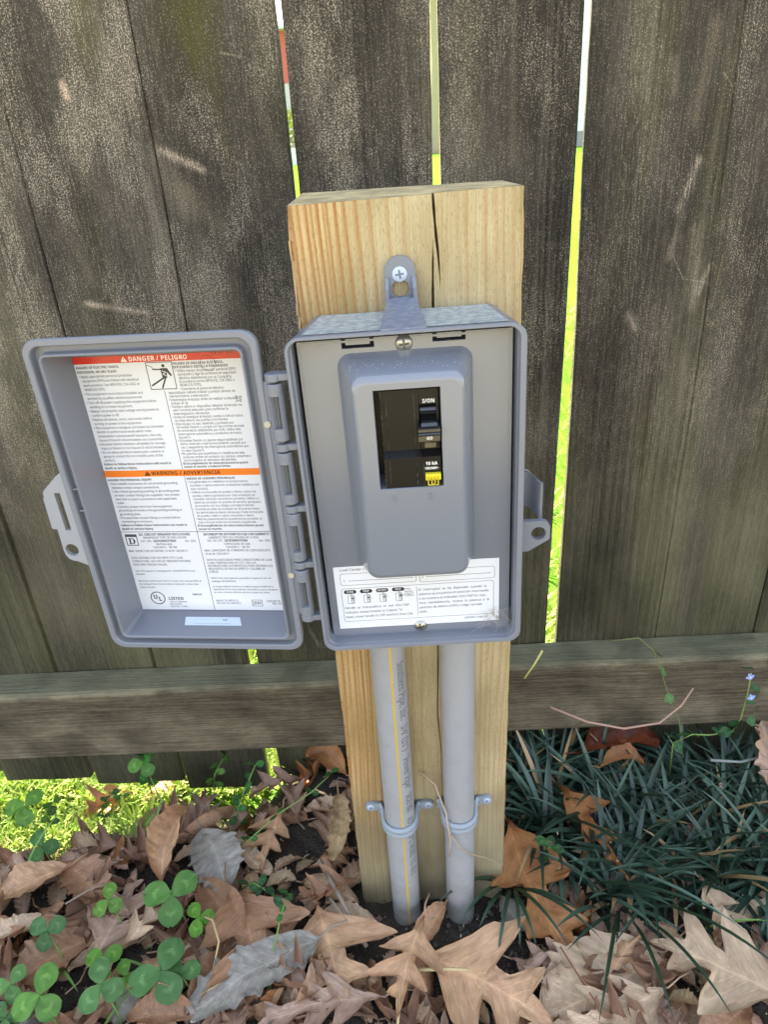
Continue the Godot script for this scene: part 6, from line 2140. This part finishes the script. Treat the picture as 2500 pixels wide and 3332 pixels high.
func weed(path: Array, size: float, col: Color, label: String, pairs: int) -> void:
	var g: Vector3 = path[0]
	var o := thing("weed", label, "weed", g, "small green weeds")
	var st := S()
	var loc := []
	for p in path: loc.append(p - g)
	tube(st, loc, 0.0009, 0.0006, 6)
	obj("stem", st, M.stem, o)
	for k in pairs:
		var t := (k + 1.0) / pairs * (loc.size() - 1)
		var i := mini(int(t), loc.size() - 2)
		var p: Vector3 = loc[i].lerp(loc[i + 1], t - i)
		for s in 2:
			var l := put("small_leaf", round_leaf(size * rng.randf_range(0.9, 1.5), size * rng.randf_range(0.7, 0.95), col * rng.randf_range(0.85, 1.15), 0.2, 0.0), M.clover, o)
			l.transform = Transform3D(Basis.from_euler(Vector3(rng.randf_range(0.0, 0.6), k * 1.3 + s * PI + rng.randf_range(-0.4, 0.4), rng.randf_range(0.0, 0.5))), p)

# ------------------------------------------------------------ sticks, straws, webs
func small_things() -> void:
	var wood := mat(c8(150, 134, 118), 0.9)
	var straw := mat(c8(198, 176, 128), 0.8)
	var sticks := [
		[[Vector3(-0.114, 0.012, -0.026), Vector3(-0.092, 0.014, 0.012), Vector3(-0.064, 0.004, 0.058)], 0.0026, wood, "grey twig leaning between the large leaf and the post foot"],
		[[Vector3(-0.100, 0.014, 0.016), Vector3(-0.085, 0.012, 0.034), Vector3(-0.068, 0.006, 0.056)], 0.0014, wood, "thinner twig beside the grey twig at the post foot"],
		[[Vector3(-0.218, 0.020, 0.034), Vector3(-0.206, 0.030, 0.044), Vector3(-0.197, 0.026, 0.062), Vector3(-0.200, 0.016, 0.080)], 0.0011, straw, "bent pale stalk right of the largest clover"],
		[[Vector3(-0.029, 0.016, 0.084), Vector3(-0.033, 0.022, 0.104), Vector3(-0.036, 0.020, 0.134)], 0.0014, straw, "straw lying front to back on the upright tan leaf"],
		[[Vector3(-0.018, 0.022, 0.090), Vector3(0.008, 0.026, 0.092), Vector3(0.026, 0.024, 0.092)], 0.0016, straw, "short straw across the large tan leaf before the conduits"],
		[[Vector3(0.138, 0.108, -0.130), Vector3(0.176, 0.096, -0.118), Vector3(0.214, 0.090, -0.112), Vector3(0.252, 0.094, -0.114), Vector3(0.276, 0.110, -0.122), Vector3(0.290, 0.124, -0.132)], 0.0014, mat(c8(176, 140, 122), 0.8), "long bent pinkish stalk along the right rail"],
		[[Vector3(0.1262, 0.186, -0.130), Vector3(0.118, 0.172, -0.126), Vector3(0.108, 0.155, -0.124)], 0.0012, mat(c8(214, 208, 120), 0.7), "pale yellow straw caught in front of the widest gap"],
		[[Vector3(-0.36, 0.018, 0.015), Vector3(-0.34, 0.022, 0.004), Vector3(-0.325, 0.024, -0.002)], 0.0009, wood, "thin grey twig left of the pinkish lobed leaf"],
		[[Vector3(-0.255, 0.010, 0.112), Vector3(-0.22, 0.012, 0.106), Vector3(-0.19, 0.020, 0.094)], 0.0011, straw, "curved dry stalk under the big dusty clover"],
		[[Vector3(0.110, 0.018, 0.072), Vector3(0.124, 0.012, 0.100), Vector3(0.130, 0.02, 0.122)], 0.0008, mat(c8(150, 96, 66), 0.8), "thin reddish leaf stalk beneath the orange-brown leaf"],
		[[Vector3(0.018, 0.115, 0.029), Vector3(0.026, 0.100, 0.031), Vector3(0.034, 0.088, 0.028), Vector3(0.05, 0.06, 0.012), Vector3(0.07, 0.04, 0.006)], 0.0007, mat(c8(170, 150, 126), 0.8), "fine dry runner hanging across the plain conduit to the tuft"],
		[[Vector3(-0.006, 0.165, 0.003), Vector3(0.006, 0.158, 0.010), Vector3(0.014, 0.140, 0.026), Vector3(0.017, 0.112, 0.030), Vector3(0.016, 0.088, 0.030)], 0.0009, mat(c8(188, 164, 142), 0.8), "pale dry stalk curving over the strap of the plain conduit"],
		[[Vector3(0.34, 0.012, 0.02), Vector3(0.33, 0.020, 0.05), Vector3(0.325, 0.016, 0.075)], 0.0009, straw, "short straw at the right front edge of the tufts"],
		[[Vector3(0.31, 0.045, -0.105), Vector3(0.34, 0.046, -0.100), Vector3(0.375, 0.050, -0.105)], 0.0016, mat(c8(150, 156, 150), 0.8), "greyish twig lying on the rear tufts below the speedwell"],
	]
	for q in sticks:
		var st := S()
		tube(st, q[0], q[1], q[1] * 0.75, 7)
		tag(obj("twig" if q[2] == wood else "dry_stalk", st, q[2]), q[3], "twig" if q[2] == wood else "dry stalk", "twigs and stalks in the litter")
	# cobwebs
	var st := S()
	for k in 40:
		var a := Vector3(rng.randf_range(0.040, 0.056), rng.randf_range(0.367, 0.384), 0.0665)
		tube(st, [a, a + Vector3(rng.randf_range(-0.006, 0.006), rng.randf_range(-0.006, 0.006), 0.002), a + Vector3(rng.randf_range(-0.012, 0.010), rng.randf_range(-0.012, 0.010), rng.randf_range(0.0, 0.006))], 0.00006, 0.00005, 4)
	for k in 3: tube(st, [Vector3(-0.0655, 0.3665 + k * 0.003, 0.0745), Vector3(-0.070, 0.366 + k * 0.002, 0.074), Vector3(-0.0765, 0.378 + k * 0.003, 0.0705)], 0.00004, 0.00003, 4)
	tag(obj("cobweb", st, M.web), "dusty cobweb threads at the lower corners of the breaker box", "cobweb", "", "stuff")
	# little seeds and flecks lying about
	var mm := MultiMesh.new()
	mm.transform_format = MultiMesh.TRANSFORM_3D
	mm.use_colors = true
	var sm := SphereMesh.new()
	sm.radius = 0.5
	sm.height = 1.0
	sm.radial_segments = 6
	sm.rings = 3
	mm.mesh = sm
	mm.instance_count = 160
	for i in 160:
		var x := rng.randf_range(-0.45, 0.45)
		var z := rng.randf_range(-0.12, 0.14)
		var s := rng.randf_range(0.0006, 0.0016)
		mm.set_instance_transform(i, Transform3D(Basis.from_euler(Vector3(rng.randf() * 6, rng.randf() * 6, 0)).scaled(Vector3(s, s, s * rng.randf_range(1.0, 3.0))), Vector3(x, gh(x, z) + rng.randf_range(0.02, 0.045) * (1.0 if x > 0.12 and z < 0.05 else 0.3), z)))
		mm.set_instance_color(i, lin(c8(206, 186, 150)) * rng.randf_range(0.5, 1.1))
	var fl := MultiMeshInstance3D.new()
	fl.multimesh = mm
	var fm := mat(Color.WHITE, 0.8)
	fm.vertex_color_use_as_albedo = true
	fl.material_override = fm
	fl.name = "seed_flecks"
	add_child(fl)
	tag(fl, "pale seeds and flecks scattered over leaves and tufts", "debris", "", "stuff")
